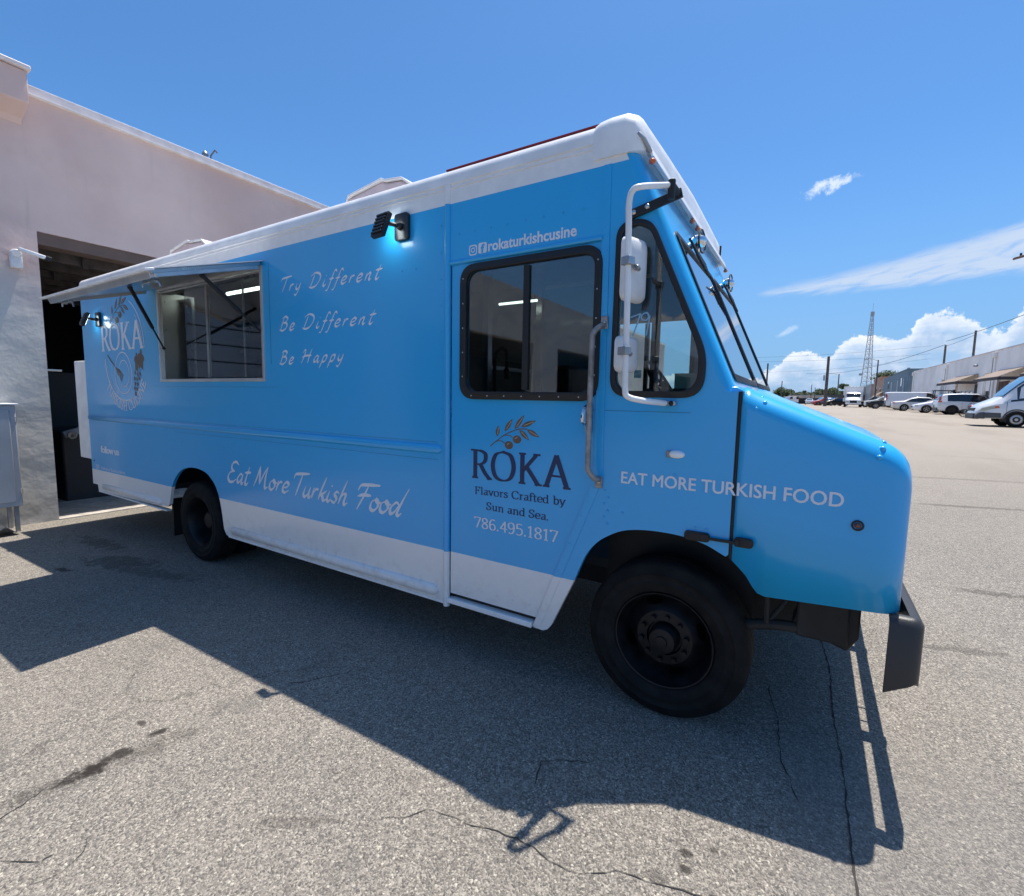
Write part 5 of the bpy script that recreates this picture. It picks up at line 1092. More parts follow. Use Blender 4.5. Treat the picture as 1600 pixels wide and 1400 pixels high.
# white sedan, tail to the left
def sedan(label, x, y, ang, paint='caroff', L=4.85, W=1.85, H=1.45, group=None, rim='alloy', name='parked_car', cat='car'):
    c = Car(name, label, cat, (x, y), ang, group); st = sedan_stations(L, W, H); c.body(st, M[paint]); h = L / 2
    c.side_glass([-h + 1.12, -h + 1.5, -h + 2.1, -h + 2.5, h - 2.0, h - 1.6, h - 1.28], M['carglass'])
    c.screen(h - 1.08, h - 1.90, M['carglass']); c.screen(-h + .98, -h + 1.55, M['carglass'], 'rear_window')
    c.wheels((-h + 1.0, h - .93), .335, W / 2 + .002, rim=rim)
    for sd in (-1, 1):
        c.boxpart('tail_light', M['redlens'], -h + .02, -h + .22, sd * W * .5 * .93 - .05, sd * W * .5 * .93 + .03, .80, .90)
        c.boxpart('headlight', M['lens'], h - .34, h - .12, sd * W * .5 * .88 - .07, sd * W * .5 * .88 + .03, .60, .70)
        c.boxpart('door_mirror', M[paint], h - 1.62, h - 1.46, sd * W * .5 - .02, sd * (W * .5 + .16) , .93, 1.05) if sd > 0 else c.boxpart('door_mirror', M[paint], h - 1.62, h - 1.46, -W * .5 - .16, -W * .5 + .02, .93, 1.05)
    c.boxpart('grille', M['black'], h - .04, h + .01, -.38, .38, .46, .60); c.boxpart('bumper_intake', M['black'], h - .08, h - .01, -.6, .6, .28, .40)
    mb = MB(); 
    for sx in (-.1, .9): mb.box(sx, sx + .18, -W / 2 - .012, -W / 2 + .01, .84, .865)
    c.part('door_handle', mb, M['chrome']); mb = MB()
    for sx in (-h + 1.45, -.05, h - 1.55): mb.box(sx, sx + .008, -W / 2 - .003, -W / 2 + .01, .34, .88)
    c.part('door_seam', mb, M['black'])
    return c
def suv(label, x, y, ang, paint='carwhite', L=4.6, W=1.86, H=1.70, rim='rim', group=None, cladding=True, name='parked_suv'):
    c = Car(name, label, 'suv', (x, y), ang, group); st = suv_stations(L, W, H); c.body(st, M[paint]); h = L / 2
    c.side_glass([-h + .62, -h + .9, -h + 1.5, -h + 2.2, h - 2.15, h - 1.8, h - 1.45], M['carglass'])
    c.screen(h - 1.18, h - 2.05, M['carglass']); c.screen(-h + .08, -h + .34, M['carglass'], 'rear_window', .9)
    c.wheels((-h + .93, h - .92), .365, W / 2 + .004, rim=rim)
    for sd in (-1, 1):
        a = sd * W * .5 * .96; c.boxpart('tail_light', M['redlens'], -h + .02, -h + .26, a - .07, a + .03, 1.00, 1.13); c.boxpart('tail_light', M['redlens'], -h + .10, -h + .24, a * .84 - .05, a * .84 + .05, 1.12, 1.46)
        c.boxpart('headlight', M['lens'], h - .36, h - .10, a * .92 - .08, a * .92 + .03, .76, .88)
        c.boxpart('door_mirror', M[paint], h - 1.72, h - 1.54, min(a, a + sd * .2), max(a, a + sd * .2), 1.04, 1.18)
        if cladding: c.boxpart('sill_cladding', M['greyplastic'], -h + 1.3, h - 1.3, a * 1.02 - .02, a * 1.02 + .02, .26, .40)
    c.boxpart('rear_bumper', M['greyplastic'], -h - .03, -h + .14, -W * .44, W * .44, .34, .56); c.boxpart('grille', M['black'], h - .05, h + .015, -.45, .45, .56, .80)
    mb = MB()
    for sx in (-h + 1.5, -.1, h - 1.6): mb.box(sx, sx + .008, -W / 2 - .003, -W / 2 + .01, .42, 1.0)
    for sx in (-.35, .75): mb.box(sx, sx + .18, -W / 2 - .014, -W / 2 + .01, .93, .96)
    c.part('door_seam', mb, M['black']); return c
def van(label, x, y, ang, L=5.6, W=2.0, H=2.1):
    w_ = W / 2; h = L / 2; c = Car('cargo_van', label, 'van', (x, y), ang)
    st = [(-h, w_ * .93, .48, 1.25, H - .10, w_ * .84), (-h + .05, w_ * .98, .44, 1.25, H - .03, w_ * .87), (-h + .6, w_, .42, 1.25, H, w_ * .88), (h - 2.2, w_, .40, 1.22, H, w_ * .88), (h - 1.75, w_, .40, 1.18, H - .06, w_ * .86), (h - 1.3, w_, .40, 1.12, H - .38, w_ * .84), (h - .85, w_, .40, 1.02, 1.16, w_ * .8), (h - .3, w_ * .95, .38, .88, 1.0, w_ * .7), (h, w_ * .80, .42, .72, .82, w_ * .6)]
    c.body(st, M['carwhite']); c.side_glass([h - 2.15, h - 1.8, h - 1.4, h - 1.12], M['carglass']); c.screen(h - .92, h - 1.72, M['carglass'])
    c.wheels((-h + 1.15, h - 1.0), .35, w_ + .004, spokes=0, rim='grab')
    for sd in (-1, 1): c.boxpart('tail_light', M['redlens'], -h - .01, -h + .10, sd * w_ * .95 - .05, sd * w_ * .95 + .05, 1.05, 1.75); c.boxpart('headlight', M['lens'], h - .22, h - .03, sd * w_ * .82 - .1, sd * w_ * .82 + .06, .74, .92)
    mb = MB()
    for yy in (-.62, .62): mb.box(-h - .015, -h + .02, yy - .22, yy + .22, 1.3, 1.8)
    c.part('rear_window', mb, M['carglass']); c.boxpart('rear_bumper', M['greyplastic'], -h - .10, -h + .05, -w_ * .9, w_ * .9, .42, .58)
    return c
# large white van at the right edge, nose to the left (cut by the frame)
t = Car('cargo_van', 'white high-nosed delivery van with dark grey bumper at the right edge of the photo', 'van', (9.55, 32.85), math.pi)
st = [(-2.9, .95, .45, 1.3, 2.5, .85), (-2.8, 1.0, .42, 1.3, 2.6, .88), (.3, 1.0, .40, 1.3, 2.62, .88), (.95, 1.0, .40, 1.26, 2.45, .86), (1.45, 1.0, .40, 1.2, 1.98, .84), (1.93, 1.0, .40, 1.12, 1.42, .80), (2.3, .98, .38, 1.04, 1.22, .78), (2.62, .90, .36, .92, 1.06, .7), (2.80, .78, .36, .70, .84, .6), (2.86, .66, .38, .56, .66, .5)]
t.body(st, M['carwhite']); t.side_glass([.35, .7, 1.0, 1.4, 1.66], M['carglass']); t.screen(1.90, 1.0, M['vanglass'], k=.97); t.wheels((1.42, -1.9), .355, 1.004, spokes=0, rim='grab', tw=.24)
mb = MB()
for sd in (-1, 1):
    mb.box(1.95, 2.55, sd * .955 - .05, sd * .955 + .05, .42, .66); mb.prism([(2.50, .36), (2.50, .68), (2.74, .66), (2.86, .52), (2.84, .36)], 'y', sd * .86 - .10, sd * .86 + .10)
mb.box(2.66, 2.90, -.74, .74, .34, .62); t.part('bumper', mb, M['greyplastic'], .03)
for sd in (-1, 1):
    mb = MB(); mb.prism([(2.18, .86), (2.10, .99), (2.38, .98), (2.66, .86), (2.70, .76), (2.50, .76)], 'y', sd * .905 - .06, sd * .905 + .075); t.part('headlight', mb, M['lens'], .01)
    mb = MB(); mb.prism([(2.02, .90), (2.07, 1.01), (2.17, .99), (2.20, .86)], 'y', sd * .93 - .06, sd * .93 + .07); t.part('turn_signal', mb, M['amber'], .01)
    mb = MB(); q = 1.42; ra = .43; prof = [(q + ra * math.cos(a), .355 + ra * math.sin(a)) for a in np.linspace(.1, math.pi - .1, 14)] + [(q + (ra + .06) * math.cos(a), .355 + (ra + .06) * math.sin(a)) for a in np.linspace(math.pi - .1, .1, 14)]
    mb.prism(prof, 'y', sd * 1.0 - .015, sd * 1.0 + .018); t.part('arch_trim', mb, M['greyplastic'])
t.boxpart('grille', M['black'], 2.70, 2.84, -.55, .55, .62, .88, bevel=.02); mb = MB()
for sx in (.25, 1.78): mb.box(sx, sx + .01, .99, 1.004, .5, 1.2)
t.part('door_seam', mb, M['black'])
# row of parked vehicles
suv('white suv with dark wheels parked side-on, tail light to the left', 10.82, 52.8, 0, L=4.55, H=1.72)
suv('slate blue suv with its hood showing between the white suv and the white van', 11.9, 47.0, math.pi, paint='carblue', L=4.7, H=1.68, cladding=False)
sedan('low white coupe with its nose to the left in front of the white suv tail', 9.9, 57.3, math.pi, 'carwhite', 4.5, 1.8, 1.38)
sedan('pearl white sedan parked side-on in front of the long white van', 9.35, 64.5, 0, 'caroff', 4.9, 1.85, 1.45)
van('long white cargo van behind the pearl white sedan', 9.85, 71.0, 0, L=5.7, H=2.02)
suv('black and white compact suv facing left beside the lamp post', 7.75, 75.6, math.pi, paint='cardark', L=4.3, H=1.55, rim='alloy', cladding=False)
suv('white suv behind the lamp post, second row', 8.15, 84.5, math.pi, paint='carwhite', L=4.4, H=1.62, rim='alloy')
suv('dark suv next to the box truck', 8.1, 91.0, math.pi, paint='cardark', L=4.8, H=1.65, rim='alloy', cladding=False)
sedan('white hatchback far behind the lamp post', 9.0, 98, math.pi, 'carwhite', 4.3, 1.8, 1.5)
sedan('dark sedan just left of the box truck', 3.3, 104, math.pi + .5, 'cardark', 4.5, 1.8, 1.42)
sedan('silver blue sedan left of the dark sedan', 2.6, 112, math.pi + .4, 'carsilver', 4.5, 1.8, 1.45)
sedan('red sedan in the far row of parked cars', 1.5, 110, math.pi + .3, 'carred', 4.1, 1.75, 1.42)
sedan('white pickup-like car behind the red sedan', 1.9, 124, math.pi + .3, 'carwhite', 4.6, 1.85, 1.7)
sedan('small white car on its own in front of the dark garage doors', -1.0, 140, math.pi / 2, 'carwhite', 4.2, 1.75, 1.45)
van('white minivan in front of the grey shed at left', -4.9, 128, math.pi / 2 + .5, L=4.6, W=1.95, H=1.85)
sedan('white car partly hidden by the truck hood', -7.2, 126, math.pi / 2, 'carwhite', 4.4, 1.8, 1.6)
# box truck facing the camera
bt = Car('box_truck', 'white box truck facing the camera in the middle of the lot', 'truck', (4.85, 87), -math.pi / 2 - .03)
st = [(-1.4, .98, .55, 1.2, 1.25, .9), (-1.2, 1.0, .5, 1.35, 2.15, .88), (-.3, 1.0, .5, 1.35, 2.2, .88), (.1, 1.0, .5, 1.32, 1.95, .86), (.45, 1.0, .5, 1.28, 1.45, .84), (1.1, .96, .5, 1.12, 1.30, .8), (1.4, .86, .5, 1.0, 1.12, .7), (1.5, .7, .55, .9, 1.0, .6)]
bt.body(st, M['carwhite'], 'cab'); bt.screen(.44, -.12, M['carglass'], k=.98); bt.side_glass([-1.1, -.6, -.2, .15], M['carglass'])
bt.boxpart('cargo_box', M['white'], -5.6, -1.35, -1.18, 1.18, .85, 3.05, bevel=.03)
bt.boxpart('cargo_box_trim', M['alu'], -1.37, -1.33, -1.20, 1.20, 2.95, 3.08); bt.boxpart('chassis', M['under'], -5.5, 1.2, -.5, .5, .45, .84)
bt.boxpart('grille', M['black'], 1.47, 1.53, -.42, .42, .62, .98); bt.boxpart('bumper', M['white'], 1.42, 1.62, -.95, .95, .42, .60)
for sd in (-1, 1): bt.boxpart('headlight', M['lens'], 1.36, 1.50, sd * .72 - .16, sd * .72 + .16, .72, .92); bt.boxpart('mirror', M['black'], .25, .35, sd * 1.2 - .08, sd * 1.2 + .08, 1.35, 1.75)
bt.wheels((.75, -4.0), .42, 1.02, spokes=0, rim='grab')
# forklift with roll cage behind the coupe
fk = thing('forklift', 'orange forklift with a black overhead cage behind the white coupe', 'forklift', (10.2, 60.5, g(10, 60.5)))
z = g(10, 60.5)
mb = MB(); mb.box(9.6, 10.9, 60.1, 61.0, z + .35, z + .95); mb.build('body', M['orange'], fk, bevel=.05)
mb = MB()
for x in (9.62, 10.75):
    for y in (60.12, 60.98): mb.tube([(x, y, z + .9), (x + .03, y, z + 2.02)], .035, 8)
mb.build('cage_post', M['black'], fk, kind='stuff')
mb = MB(); mb.box(9.55, 10.85, 60.08, 61.02, z + 2.02, z + 2.09); mb.build('cage_roof', M['black'], fk)
mb = MB(); mb.tube([(10.85, 60.5, z + 2.05), (11.15, 60.5, z + 1.9), (11.4, 60.5, z + 1.5)], .05, 8); mb.box(11.0, 11.1, 60.2, 60.8, z + .2, z + 2.15); mb.build('mast', M['black'], fk)
mb = MB(); mb.box(9.75, 10.15, 60.3, 60.8, z + .95, z + 1.5); mb.build('seat', M['black'], fk, bevel=.04)
for x in (9.85, 10.7):
    mb = MB(); mb.lathe([(.01, 0), (.27, 0), (.30, .03), (.30, .2), (.01, .22)], (x, 60.0, z + .3), 'y', 20); mb.build('wheel', M['tyre'], fk)
# small motorcycle between the white suv and the blue suv
mc = thing('motorcycle', 'small dark motorcycle between the white suv and the van', 'motorcycle', (9.7, 46.2, g(9.7, 46.2))); z = g(9.7, 46.2)
for x in (9.1, 10.2):
    mb = MB(); mb.lathe([(.24, -.03), (.28, -.04), (.29, 0), (.28, .04), (.24, .03)], (x, 46.2, z + .29), 'y', 24, True)
    for q in range(6): mb.obox((x, 46.2, z + .29), (math.cos(q * .524), 0, math.sin(q * .524)), (0, 1, 0), (-math.sin(q * .524), 0, math.cos(q * .524)), .24, .006, .008)
    mb.build('wheel', M['tyre'], mc)
mb = MB(); mb.obox((9.68, 46.2, z + .5), (1, 0, .1), (0, 1, 0), (0, 0, 1), .28, .11, .14); mb.build('engine', M['under'], mc, bevel=.03)
mb = MB(); mb.obox((9.95, 46.2, z + .76), (1, 0, .12), (0, 1, 0), (0, 0, 1), .3, .09, .04); mb.build('seat', M['black'], mc, bevel=.02)
mb = MB(); mb.ball((9.52, 46.2, z + .78), (.2, .11, .1)); mb.build('tank', M['carred'], mc)
mb = MB(); mb.tube([(9.1, 46.2, z + .29), (9.3, 46.2, z + .95)], .025, 8); mb.tube([(9.3, 45.9, z + 1.0), (9.3, 46.5, z + 1.0)], .015, 8); mb.build('fork', M['steel'], mc)
# safety barrels / cones in the far row
for i, (x, y) in enumerate(((.35, 113), (.95, 111.2))):
    z = g(x, y); cn = thing('traffic_cone', ('orange traffic cone left of the red sedan', 'orange traffic cone touching the red sedan')[i], 'traffic cone', (x, y, z), 'traffic cones by the far row')
    MB().lathe([(.28, 0), (.28, .04), (.17, .05), (.05, .95), (.01, .96)], (x, y, z), 'z', 12).build('cone', M['orange'], cn)
# ------------------------------------------------------------------ warehouse row on the right
A = Vector((12.745, 50.258, 0)); D = Vector((-.04119, .99915, 0)); Nn = Vector((-D.y, D.x, 0))   # Nn points to the lot (-x)
def WP(s, out, z): p = A + D * s + Nn * out; return (p.x, p.y, z)
toB = lambda u, v, t: WP(u, -t, v)
WB = thing('warehouse', 'long white warehouse with pilasters, tan awnings and dark doorways', 'building', tuple(A + Vector((0, 0, .9))))
ops = [(-14, -3, 4.4), (-1, 4.45, 4.64), (6.0, 7.7, 4.60), (9.0, 15.7, 4.62), (18.95, 21.2, 4.62)]
ol = [(-22, .4)]
for a, b, h in ops: ol += [(a, .4), (a, h), (b, h), (b, .4)]
ol += [(35.35, .4), (35.35, 6.30), (-22, 6.30)]
plate('wall', ol, [], 0, .25, M['whitewall'], WB, 0, toB)
def wbox(mb, s0, s1, o0, o1, z0, z1): return mb.add([WP(s, o, z) for z in (z0, z1) for o in (o0, o1) for s in (s0, s1)], [(0, 2, 3, 1), (4, 5, 7, 6), (0, 1, 5, 4), (2, 6, 7, 3), (0, 4, 6, 2), (1, 3, 7, 5)])
wbox(MB(), -22, 35.4, -.25, .06, 6.305, 6.38).build('coping', M['coping'], WB)
wbox(MB(), 35.1, 35.35, -20, -.26, .4, 6.28).build('end_wall', M['whitewall'], WB); wbox(MB(), -22, 35.1, -20, -.3, 5.9, 6.0).build('roof', M['shed'], WB)
for s in (5.2, 19.1, -9, 34.9):
    wbox(MB(), s - .18, s + .18, .003, .10, .6, 5.75).build('pilaster', M['whitewall'], WB); wbox(MB(), s - .28, s + .28, .003, .22, 5.76, 6.18).build('scupper', M['whitewall'], WB, bevel=.02)
    MB().tube([WP(s + .3, .08, 5.9), WP(s + .3, .08, .9)], .05, 8).build('downpipe', M['greymetal'], WB)
wbox(MB(), -22, 35, -3.0, -2.9, .6, 5.8).build('inner_wall', M['intdark'], WB)
for (a, b, h) in ops:
    # recessed infill: upper white panel, dark doorway or shopfront
    wbox(MB(), a + .02, b - .02, -.24, -.20, 3.05 if b - a < 3 else 3.75, h - .02).build('infill_panel', M['whitewall'], WB)
    if b - a < 3: wbox(MB(), a + .02, b - .02, -.30, -.26, .7, 3.05).build('door', M['intdark'], WB)
    else:
        wbox(MB(), a + .02, a + (b - a) * .22, -.24, -.18, .7, 3.75).build('door', M['intdark'], WB)
        wbox(MB(), a + (b - a) * .24, b - .05, -.24, -.18, .7, 1.6).build('shop_wall', M['whitewall'], WB); wbox(MB(), a + (b - a) * .24, b - .05, -.24, -.18, 3.2, 3.75).build('shop_wall', M['whitewall'], WB)
        n = 4; s0 = a + (b - a) * .24; dw = (b - .05 - s0) / n
        for k in range(n):
            wbox(MB(), s0 + k * dw + .25, s0 + (k + 1) * dw - .05, -.23, -.21, 1.6, 3.2).build('window', M['carglass'], WB); wbox(MB(), s0 + k * dw, s0 + k * dw + .25, -.24, -.17, 1.6, 3.2).build('window_post', M['whitewall'], WB)
wbox(MB(), 2.4, 4.4, -.24, -.12, .7, 3.74).build('brick_panel', M['brick'], WB)
wbox(MB(), -.9, 2.3, -.17, -.10, .9, 3.6).build('shop_door_frame', M['white'], WB); wbox(MB(), -.6, 2.0, -.099, -.09, 1.0, 3.3).build('shop_door_glass', M['carglass'], WB)
for i, (s0, s1, zt, zb, out) in enumerate(((9.1, 15.6, 4.66, 3.98, 1.5), (-1.1, 4.2, 4.66, 3.92, 1.5), (-12, -5, 4.6, 3.9, 1.5))):
    aw = thing('awning', ('tan canvas awning with dark valance, the farther one over the middle shopfront', 'tan canvas awning with dark valance nearest the right edge', 'tan canvas awning outside the right edge of the photo')[i], 'awning', WP((s0 + s1) / 2, 0, zt), 'tan awnings on the warehouse')
    mb = MB(); mb.add([WP(s0, .012, zt), WP(s1, .012, zt), WP(s1, out, zb), WP(s0, out, zb), WP(s0, .012, zt - .02), WP(s1, .012, zt - .02), WP(s1, out, zb - .02), WP(s0, out, zb - .02)], [(0, 1, 2, 3), (4, 5, 6, 7), (0, 1, 5, 4), (2, 3, 7, 6), (1, 2, 6, 5), (0, 3, 7, 4)]); mb.build('canvas', M['awning'], aw)
    mb = MB(); wbox(mb, s0, s1, out - .01, out + .005, zb - .24, zb - .005); mb.add([WP(s0, .02, zb - .24), WP(s0, out, zb - .24), WP(s0, out, zb), WP(s0, .02, zb)], [(0, 1, 2, 3)]); mb.build('valance', M['awnedge'], aw)
    mb = MB()
    for s in (s0 + .05, s1 - .05): mb.tube([WP(s, .02, zb - .02), WP(s, out, zb - .02)], .02, 6)
    mb.build('frame', M['alu'], aw)
MB().ball(WP(9.6, .15, 5.40), (.18, .2, .12), 12, 8).build('wall_lamp', M['greymetal'], WB)
wbox(MB(), 21.0, 23.2, -.002, .004, 4.2, 5.0).build('faded_wall_patch', M['white'], WB)
# farther buildings
def block(name, label, cat, m, x0, x1, y0, y1, z0, z1, group=None):
    b_ = thing(name, label, cat, ((x0 + x1) / 2, (y0 + y1) / 2, z0), group); MB().box(x0, x1, y0, y1, z0, z1).build('wall', m, b_); return b_
bb = block('blue_building', 'dark blue building with white downpipes beyond the white warehouse', 'building', M['bluewall'], 11.0, 24, 88, 116, .8, 6.75)
MB().box(10.9, 24.1, 87.9, 103, 6.755, 6.9).build('parapet', M['bluewall'], bb)
for y in (91, 97, 104): MB().tube([(10.95, y, 1), (10.95, y, 5.6)], .06, 6).build('downpipe', M['white'], bb)
for y in (93.5, 108.5): MB().box(10.96, 11.02, y - .5, y + .5, 4.6, 5.8).build('window', M['carglass'], bb)
MB().box(10.93, 11.02, 88.3, 90.3, .9, 3.6).build('roller_door', M['white'], bb); MB().cyl((12, 96, 6.9), (12, 96, 7.5), .2, 10).build('roof_vent', M['greymetal'], bb)
pb = block('peach_building', 'peach coloured building with small dark windows and a tan awning', 'building', M['peach'], 11.3, 20, 117, 138, 1.2, 6.9)
MB().box(11.2, 20.1, 124, 138, 6.9, 7.5).build('parapet', M['peach'], pb)
for y, zz in ((119, 5.2), (124, 4.6), (131, 5.3)): MB().box(11.26, 11.32, y - .7, y + .7, zz - .6, zz + .6).build('window', M['carglass'], pb)
mb = MB(); mb.add([(11.28, 117.2, 4.4), (11.28, 124, 4.4), (9.9, 124, 3.3), (9.9, 117.2, 3.3), (11.28, 117.2, 4.35), (11.28, 124, 4.35), (9.9, 124, 3.25), (9.9, 117.2, 3.25)], [(0, 1, 2, 3), (4, 5, 6, 7), (0, 1, 5, 4), (2, 3, 7, 6), (1, 2, 6, 5), (0, 3, 7, 4)]); mb.build('awning', M['awning'], pb)
for i in range(3):
    y0 = 139 + i * 13; gb = block('metal_shed', ('grey metal sided unit just beyond the peach building', 'second grey metal sided unit in the far row', 'last grey metal sided unit of the far row')[i], 'building', M['greymetal'], 10.9 - i * .4, 20, y0, y0 + 12.4, 1.4, 6.6 - i * .25, 'grey metal units')
    for k in range(3): MB().box(10.86 - i * .4, 10.92 - i * .4, y0 + 1 + k * 3.9, y0 + 3.6 + k * 3.9, 1.5, 4.4).build('roller_door', M['door_grey'], gb)
sh = thing('grey_shed', 'long low grey shed with two dark garage doors at the far end of the lot', 'building', (-3, 178, 1.8))
MB().box(-30, 3.4, 178, 186, 1.5, 4.25).build('wall', M['shed'], sh); MB().box(-30.4, 3.8, 177.6, 186.4, 4.255, 4.5).build('roof', M['greymetal'], sh)
for x0, x1 in ((-4.6, -2.0), (-1.1, 1.3)): MB().box(x0, x1, 177.93, 177.99, 1.6, 3.5).build('garage_door', M['black'], sh)
MB().box(-30, -6.5, 177.95, 178.0, 3.2, 4.2).build('fascia', M['white'], sh)
# chain fence / low wall right of the shed
fe = thing('fence', 'dark slatted fence behind the far parked cars', 'fence', (7, 150, 1.7))
MB().box(2.6, 10.6, 149.98, 150.0, 1.6, 4.2).build('fence_screen', M['greyplastic'], fe)
for k in range(9): MB().box(2.6 + k, 2.68 + k, 149.9, 149.97, 1.6, 4.4).build('fence_post', M['wood'], fe)
# ------------------------------------------------------------------ poles, wires, lattice tower
def pole(name, label, x, y, r, h, m='wood', cat='utility pole', arm=None, group=None):
    z = g(x, y); p = thing(name, label, cat, (x, y, z), group); MB().tube([(x, y, z - .2), (x, y, z + h)], [r, r * .72], 10).build('pole', M[m], p)
    return p, z
p1, z = pole('utility_pole', 'tall thick wooden utility pole left of the box truck', 1.55, 96.5, .26, 8.2, group='wooden utility poles')
MB().box(1.0, 1.28, 96.2, 96.45, 5.6, 6.5).build('transformer', M['greymetal'], p1)
p2, z = pole('street_lamp', 'dark street lamp post with short arm in front of the parked cars', 7.45, 87.8, .11, 6.85, 'greyplastic', 'street lamp')
MB().tube([(7.45, 87.8, z + 6.7), (6.9, 87.8, z + 6.95), (6.2, 87.8, z + 6.95)], .04, 6).build('arm', M['greymetal'], p2); MB().box(5.75, 6.25, 87.7, 87.9, z + 6.88, z + 6.98).build('lamp_head', M['greymetal'], p2)
p3, z = pole('street_lamp', 'thin street lamp post right behind the box truck', 4.4, 133.7, .14, 7.0, 'greyplastic', 'street lamp')
MB().tube([(4.4, 133.7, z + 6.7), (3.4, 133.7, z + 7.1), (1.6, 133.7, z + 7.0)], .05, 6).build('arm', M['greymetal'], p3)
pole('utility_pole', 'wooden pole behind the warehouse roof, the left one of two', 14.2, 85, .16, 8.4, group='wooden utility poles')
pole('utility_pole', 'wooden pole behind the warehouse roof, the right one of two', 16.0, 80, .16, 9.6, group='wooden utility poles')
pole('utility_pole', 'short dark pole just right of the windscreen', -5.2, 68.4, .12, 5.6, group='wooden utility poles')
pole('utility_pole', 'thin pole rising out of the round tree', -7.1, 138.2, .14, 5.8, group='wooden utility poles')
pole('utility_pole', 'thin far pole with a small sign left of the thick utility pole', -.9, 165, .12, 5.6, group='wooden utility poles')
pole('utility_pole', 'thinnest far pole beside the thick utility pole', .0, 175, .12, 5.0, group='wooden utility poles')
lt = thing('lattice_tower', 'tall lattice radio tower behind the far buildings', 'tower', (14.3, 200, 2)); bx, by = 14.3, 200.
def leg(zf, i): s = 1.95 * (1 - .80 * zf); return Vector((bx + s * math.cos(2.1 * i + .5) * 1.0, by + s * math.sin(2.0944 * i + .5), 2 + 30.0 * zf))
for i in range(3): MB().tube([leg(0, i), leg(1, i)], [.13, .07], 6).build('leg', M['greymetal'], lt)
mb = MB(); n = 20
for k in range(n):
    for i in range(3):
        a, b = leg(k / n, i), leg(k / n, (i + 1) % 3); c = leg((k + 1) / n, (i + 1) % 3); d_ = leg((k + 1) / n, i)
        mb.tube([a, b], .05, 4); mb.tube([(a + b) / 2, d_], .04, 4); mb.tube([(a + b) / 2, c], .04, 4)
mb.build('bracing', M['greymetal'], lt, kind='stuff')
MB().tube([(bx, by, 32), (bx, by, 35)], .04, 6).build('antenna', M['greymetal'], lt); MB().box(bx - .5, bx + .5, by - .4, by + .4, 31.0, 32.2).build('antenna_panel', M['greymetal'], lt); MB().box(bx - 2.2, bx - 1.4, by - .3, by + .3, 11.5, 12.2).build('dish', M['greymetal'], lt)
def wire(label, a, b, sag, r=.02):
    a, b = Vector(a), Vector(b); P = [a.lerp(b, t / 20) - Vector((0, 0, sag * 4 * (t / 20) * (1 - t / 20))) for t in range(21)]
    tag(MB().tube(P, r, 4).build('power_line', M['greyplastic']), label, 'power line', 'overhead power lines')
wire('power line running from the left pole behind the warehouse up to the right edge', (14.2, 85, 10.2), (22.5, 40, 14.5), .9, .03)
wire('sagging power line from the left pole behind the warehouse towards the tower', (14.2, 85, 9.8), (-2, 130, 8.6), 1.3, .03)
wire('upper thin power line across the clouds', (-20, 110, 10.2), (18, 120, 11.5), .5, .02)
wire('lower thin power line across the clouds', (-20, 110, 8.0), (18, 120, 10.6), .9, .02)
wire('highest thin power line across the clouds', (-20, 110, 11.0), (18, 120, 13.0), .6, .02)
wire('power line between the two poles behind the warehouse', (14.2, 85, 9.6), (16.0, 80, 10.4), .1, .02)
sl = thing('street_lamp', 'street lamp head reaching into the frame at the right edge', 'street lamp', (12.0, 36.5, g(12, 36)))
MB().tube([(12.0, 36.5, .6), (12.0, 36.5, 9.3)], .09, 10).build('pole', M['greymetal'], sl); MB().tube([(12.0, 36.5, 9.2), (10.8, 36.3, 9.75), (9.0, 36.1, 9.62)], .045, 8).build('arm', M['greymetal'], sl)
mb = MB(); mb.obox((8.72, 35.98, 9.5), (1, .1, .27), (0, 1, 0), (-.27, 0, 1), .42, .13, .05); mb.build('lamp_head', M['lintel'], sl, bevel=.03); MB().cyl((8.6, 35.98, 9.52), (8.6, 35.98, 9.66), .05, 8).build('photocell', M['black'], sl)
# ------------------------------------------------------------------ trees
def leaves(name, c, rad, n, size, m, parent=None, seed=1, kind=None):
    rr = random.Random(seed); mb = MB(); clumps = []
    for _ in range(max(6, n // 60)):
        v = Vector((rr.gauss(0, 1), rr.gauss(0, 1), rr.gauss(0, 1))).normalized() * (rr.random() ** .45); clumps.append((Vector((c[0] + v.x * rad[0], c[1] + v.y * rad[1], c[2] + v.z * rad[2])), rr.uniform(.18, .34)))
    for _ in range(n):
        cc, cr_ = rr.choice(clumps); v = Vector((rr.gauss(0, 1), rr.gauss(0, 1), rr.gauss(0, .8))) * cr_ * .55; p = cc + Vector((v.x * rad[0], v.y * rad[1], v.z * rad[2]))
        a = Vector((rr.gauss(0, 1), rr.gauss(0, 1), rr.gauss(0, 1))).normalized(); b = a.orthogonal().normalized(); s = size * rr.uniform(.6, 1.3)
        mb.add([p + a * s, p + b * s * .5, p - a * s, p - b * s * .5], [(0, 1, 2, 3)])
    o = mb.build(name, m, parent, 0, 0)
    if kind: o['kind'] = kind
    return o
def tree(label, x, y, h, rx, rz, n, seed, m='leafdark'):
    z = g(x, y); t_ = thing('tree', label, 'tree', (x, y, z)); mb = MB(); mb.tube([(x, y, z - .2), (x + .1, y, z + h * .35), (x, y, z + h * .6)], [.25, .18, .10], 8); mb.build('trunk', M['bark'], t_)
    mb = MB(); rr = random.Random(seed)
    for k in range(6): a = k * 1.05; mb.tube([(x, y, z + h * .35), (x + math.cos(a) * rx * .6, y + math.sin(a) * rx * .6, z + h * rr.uniform(.55, .8))], [.09, .03], 6)
    mb.build('limb', M['bark'], t_, kind='stuff'); leaves('crown', (x, y, z + h - rz), (rx, rx, rz), n, .16, M[m], t_, seed)
tree('round green tree behind the truck hood at the far left of the lot', -8.3, 166, 4.9, 2.1, 1.5, 5200, 3)
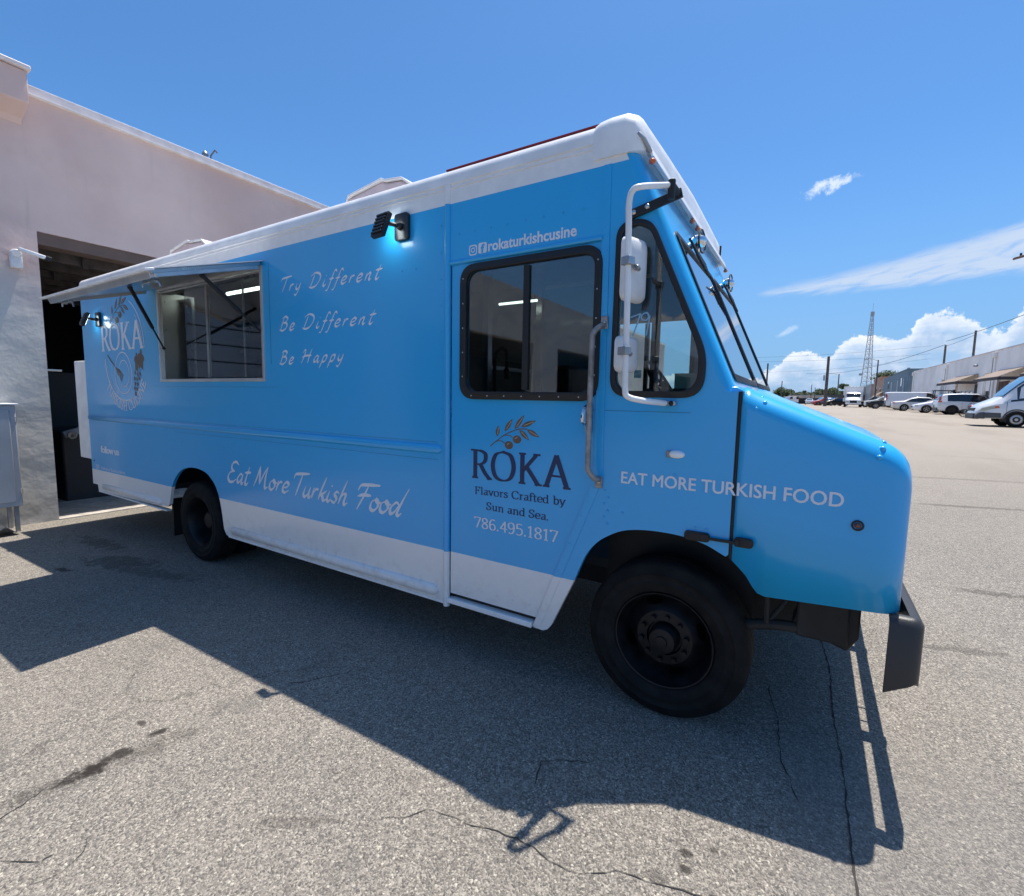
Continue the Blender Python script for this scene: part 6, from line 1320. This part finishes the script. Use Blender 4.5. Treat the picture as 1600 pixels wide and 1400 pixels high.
tree('low shrub tree left of the round tree', -11.4, 170, 3.6, 2.0, 1.1, 3000, 5)
tree('leafy tree top just right of the box truck', 6.6, 158, 5.6, 1.3, .9, 1800, 6)
tree('tree top showing above the peach building', 13.5, 141, 7.9, 3.2, 1.1, 2600, 8)
mb = MB(); rr = random.Random(11)
for k in range(52000):
    x = rr.uniform(-60, 46); hh = 4.6 + 1.0 * math.sin(x * .31) * math.sin(x * .13 + 1) + .5 * math.sin(x * 1.3); y = 225 + rr.uniform(0, 9)
    u = rr.random() ** .6; p = Vector((x, y, 2.0 + hh * u + .45 * math.sin(x * 3.1 + y))); a = Vector((rr.gauss(0, 1), rr.gauss(0, 1), rr.gauss(0, 1))).normalized(); b = a.orthogonal().normalized(); s = rr.uniform(.16, .42)
    mb.add([p + a * s, p + b * s * .6, p - a * s, p - b * s * .6], [(0, 1, 2, 3)])
o = mb.build('far_trees', M['hedge'], smooth=0); tag(o, 'dark green line of far trees along the horizon', 'woodland', kind='stuff')
MB().box(-60, 46, 233, 234, 1.5, 5.0).build('far_bank', M['hedge'])['kind'] = 'structure'


# ------------------------------------------------------------------ pieces that lie apart become parts of their own
def islands(me):
    n = len(me.vertices); par = list(range(n))
    def f(a):
        while par[a] != a: par[a] = par[par[a]]; a = par[a]
        return a
    for e in me.edges:
        a, b = f(e.vertices[0]), f(e.vertices[1])
        if a != b: par[a] = b
    return [f(i) for i in range(n)]
SKIP = ('crown', 'olive', 'icon', 'ground', 'crack', 'far_', 'marking', 'wiper', 'power_line')
for o in list(COL.objects):
    if o.type != 'MESH' or o.get('kind') or any(k in o.name for k in SKIP) or o.data.users > 1 or len(o.data.vertices) > 12000: continue
    me = o.data; isl = islands(me); ids = sorted(set(isl))
    if len(ids) < 2: continue
    co = [v.co for v in me.vertices]; box = {i: [[1e9] * 3, [-1e9] * 3] for i in ids}
    for i, c in zip(isl, co):
        for k in range(3): box[i][0][k] = min(box[i][0][k], c[k]); box[i][1][k] = max(box[i][1][k], c[k])
    zz = max(b[1][2] for b in box.values()) - min(b[0][2] for b in box.values())
    tol = .24 * min(zz, .3) if o.name.startswith('lettering') else .004
    grp = {i: i for i in ids}
    def f(a):
        while grp[a] != a: a = grp[a]
        return a
    for x in range(len(ids)):
        for y in range(x + 1, len(ids)):
            a, b = box[ids[x]], box[ids[y]]
            if all(a[0][k] - tol <= b[1][k] and b[0][k] - tol <= a[1][k] for k in range(3)):
                ra, rb = f(ids[x]), f(ids[y])
                if ra != rb: grp[ra] = rb
    roots = sorted({f(i) for i in ids})
    if len(roots) < 2: continue
    for r_ in roots:
        bm = bmesh.new(); bm.from_mesh(me); bm.verts.ensure_lookup_table()
        bmesh.ops.delete(bm, geom=[v for v in bm.verts if f(isl[v.index]) != r_], context='VERTS')
        m2 = me.copy(); bm.to_mesh(m2); bm.free()
        if r_ == roots[0]: first = m2
        else:
            c = o.copy(); c.data = m2; c.name = o.name.split('.')[0]; COL.objects.link(c); c.parent = o.parent
    o.data = first
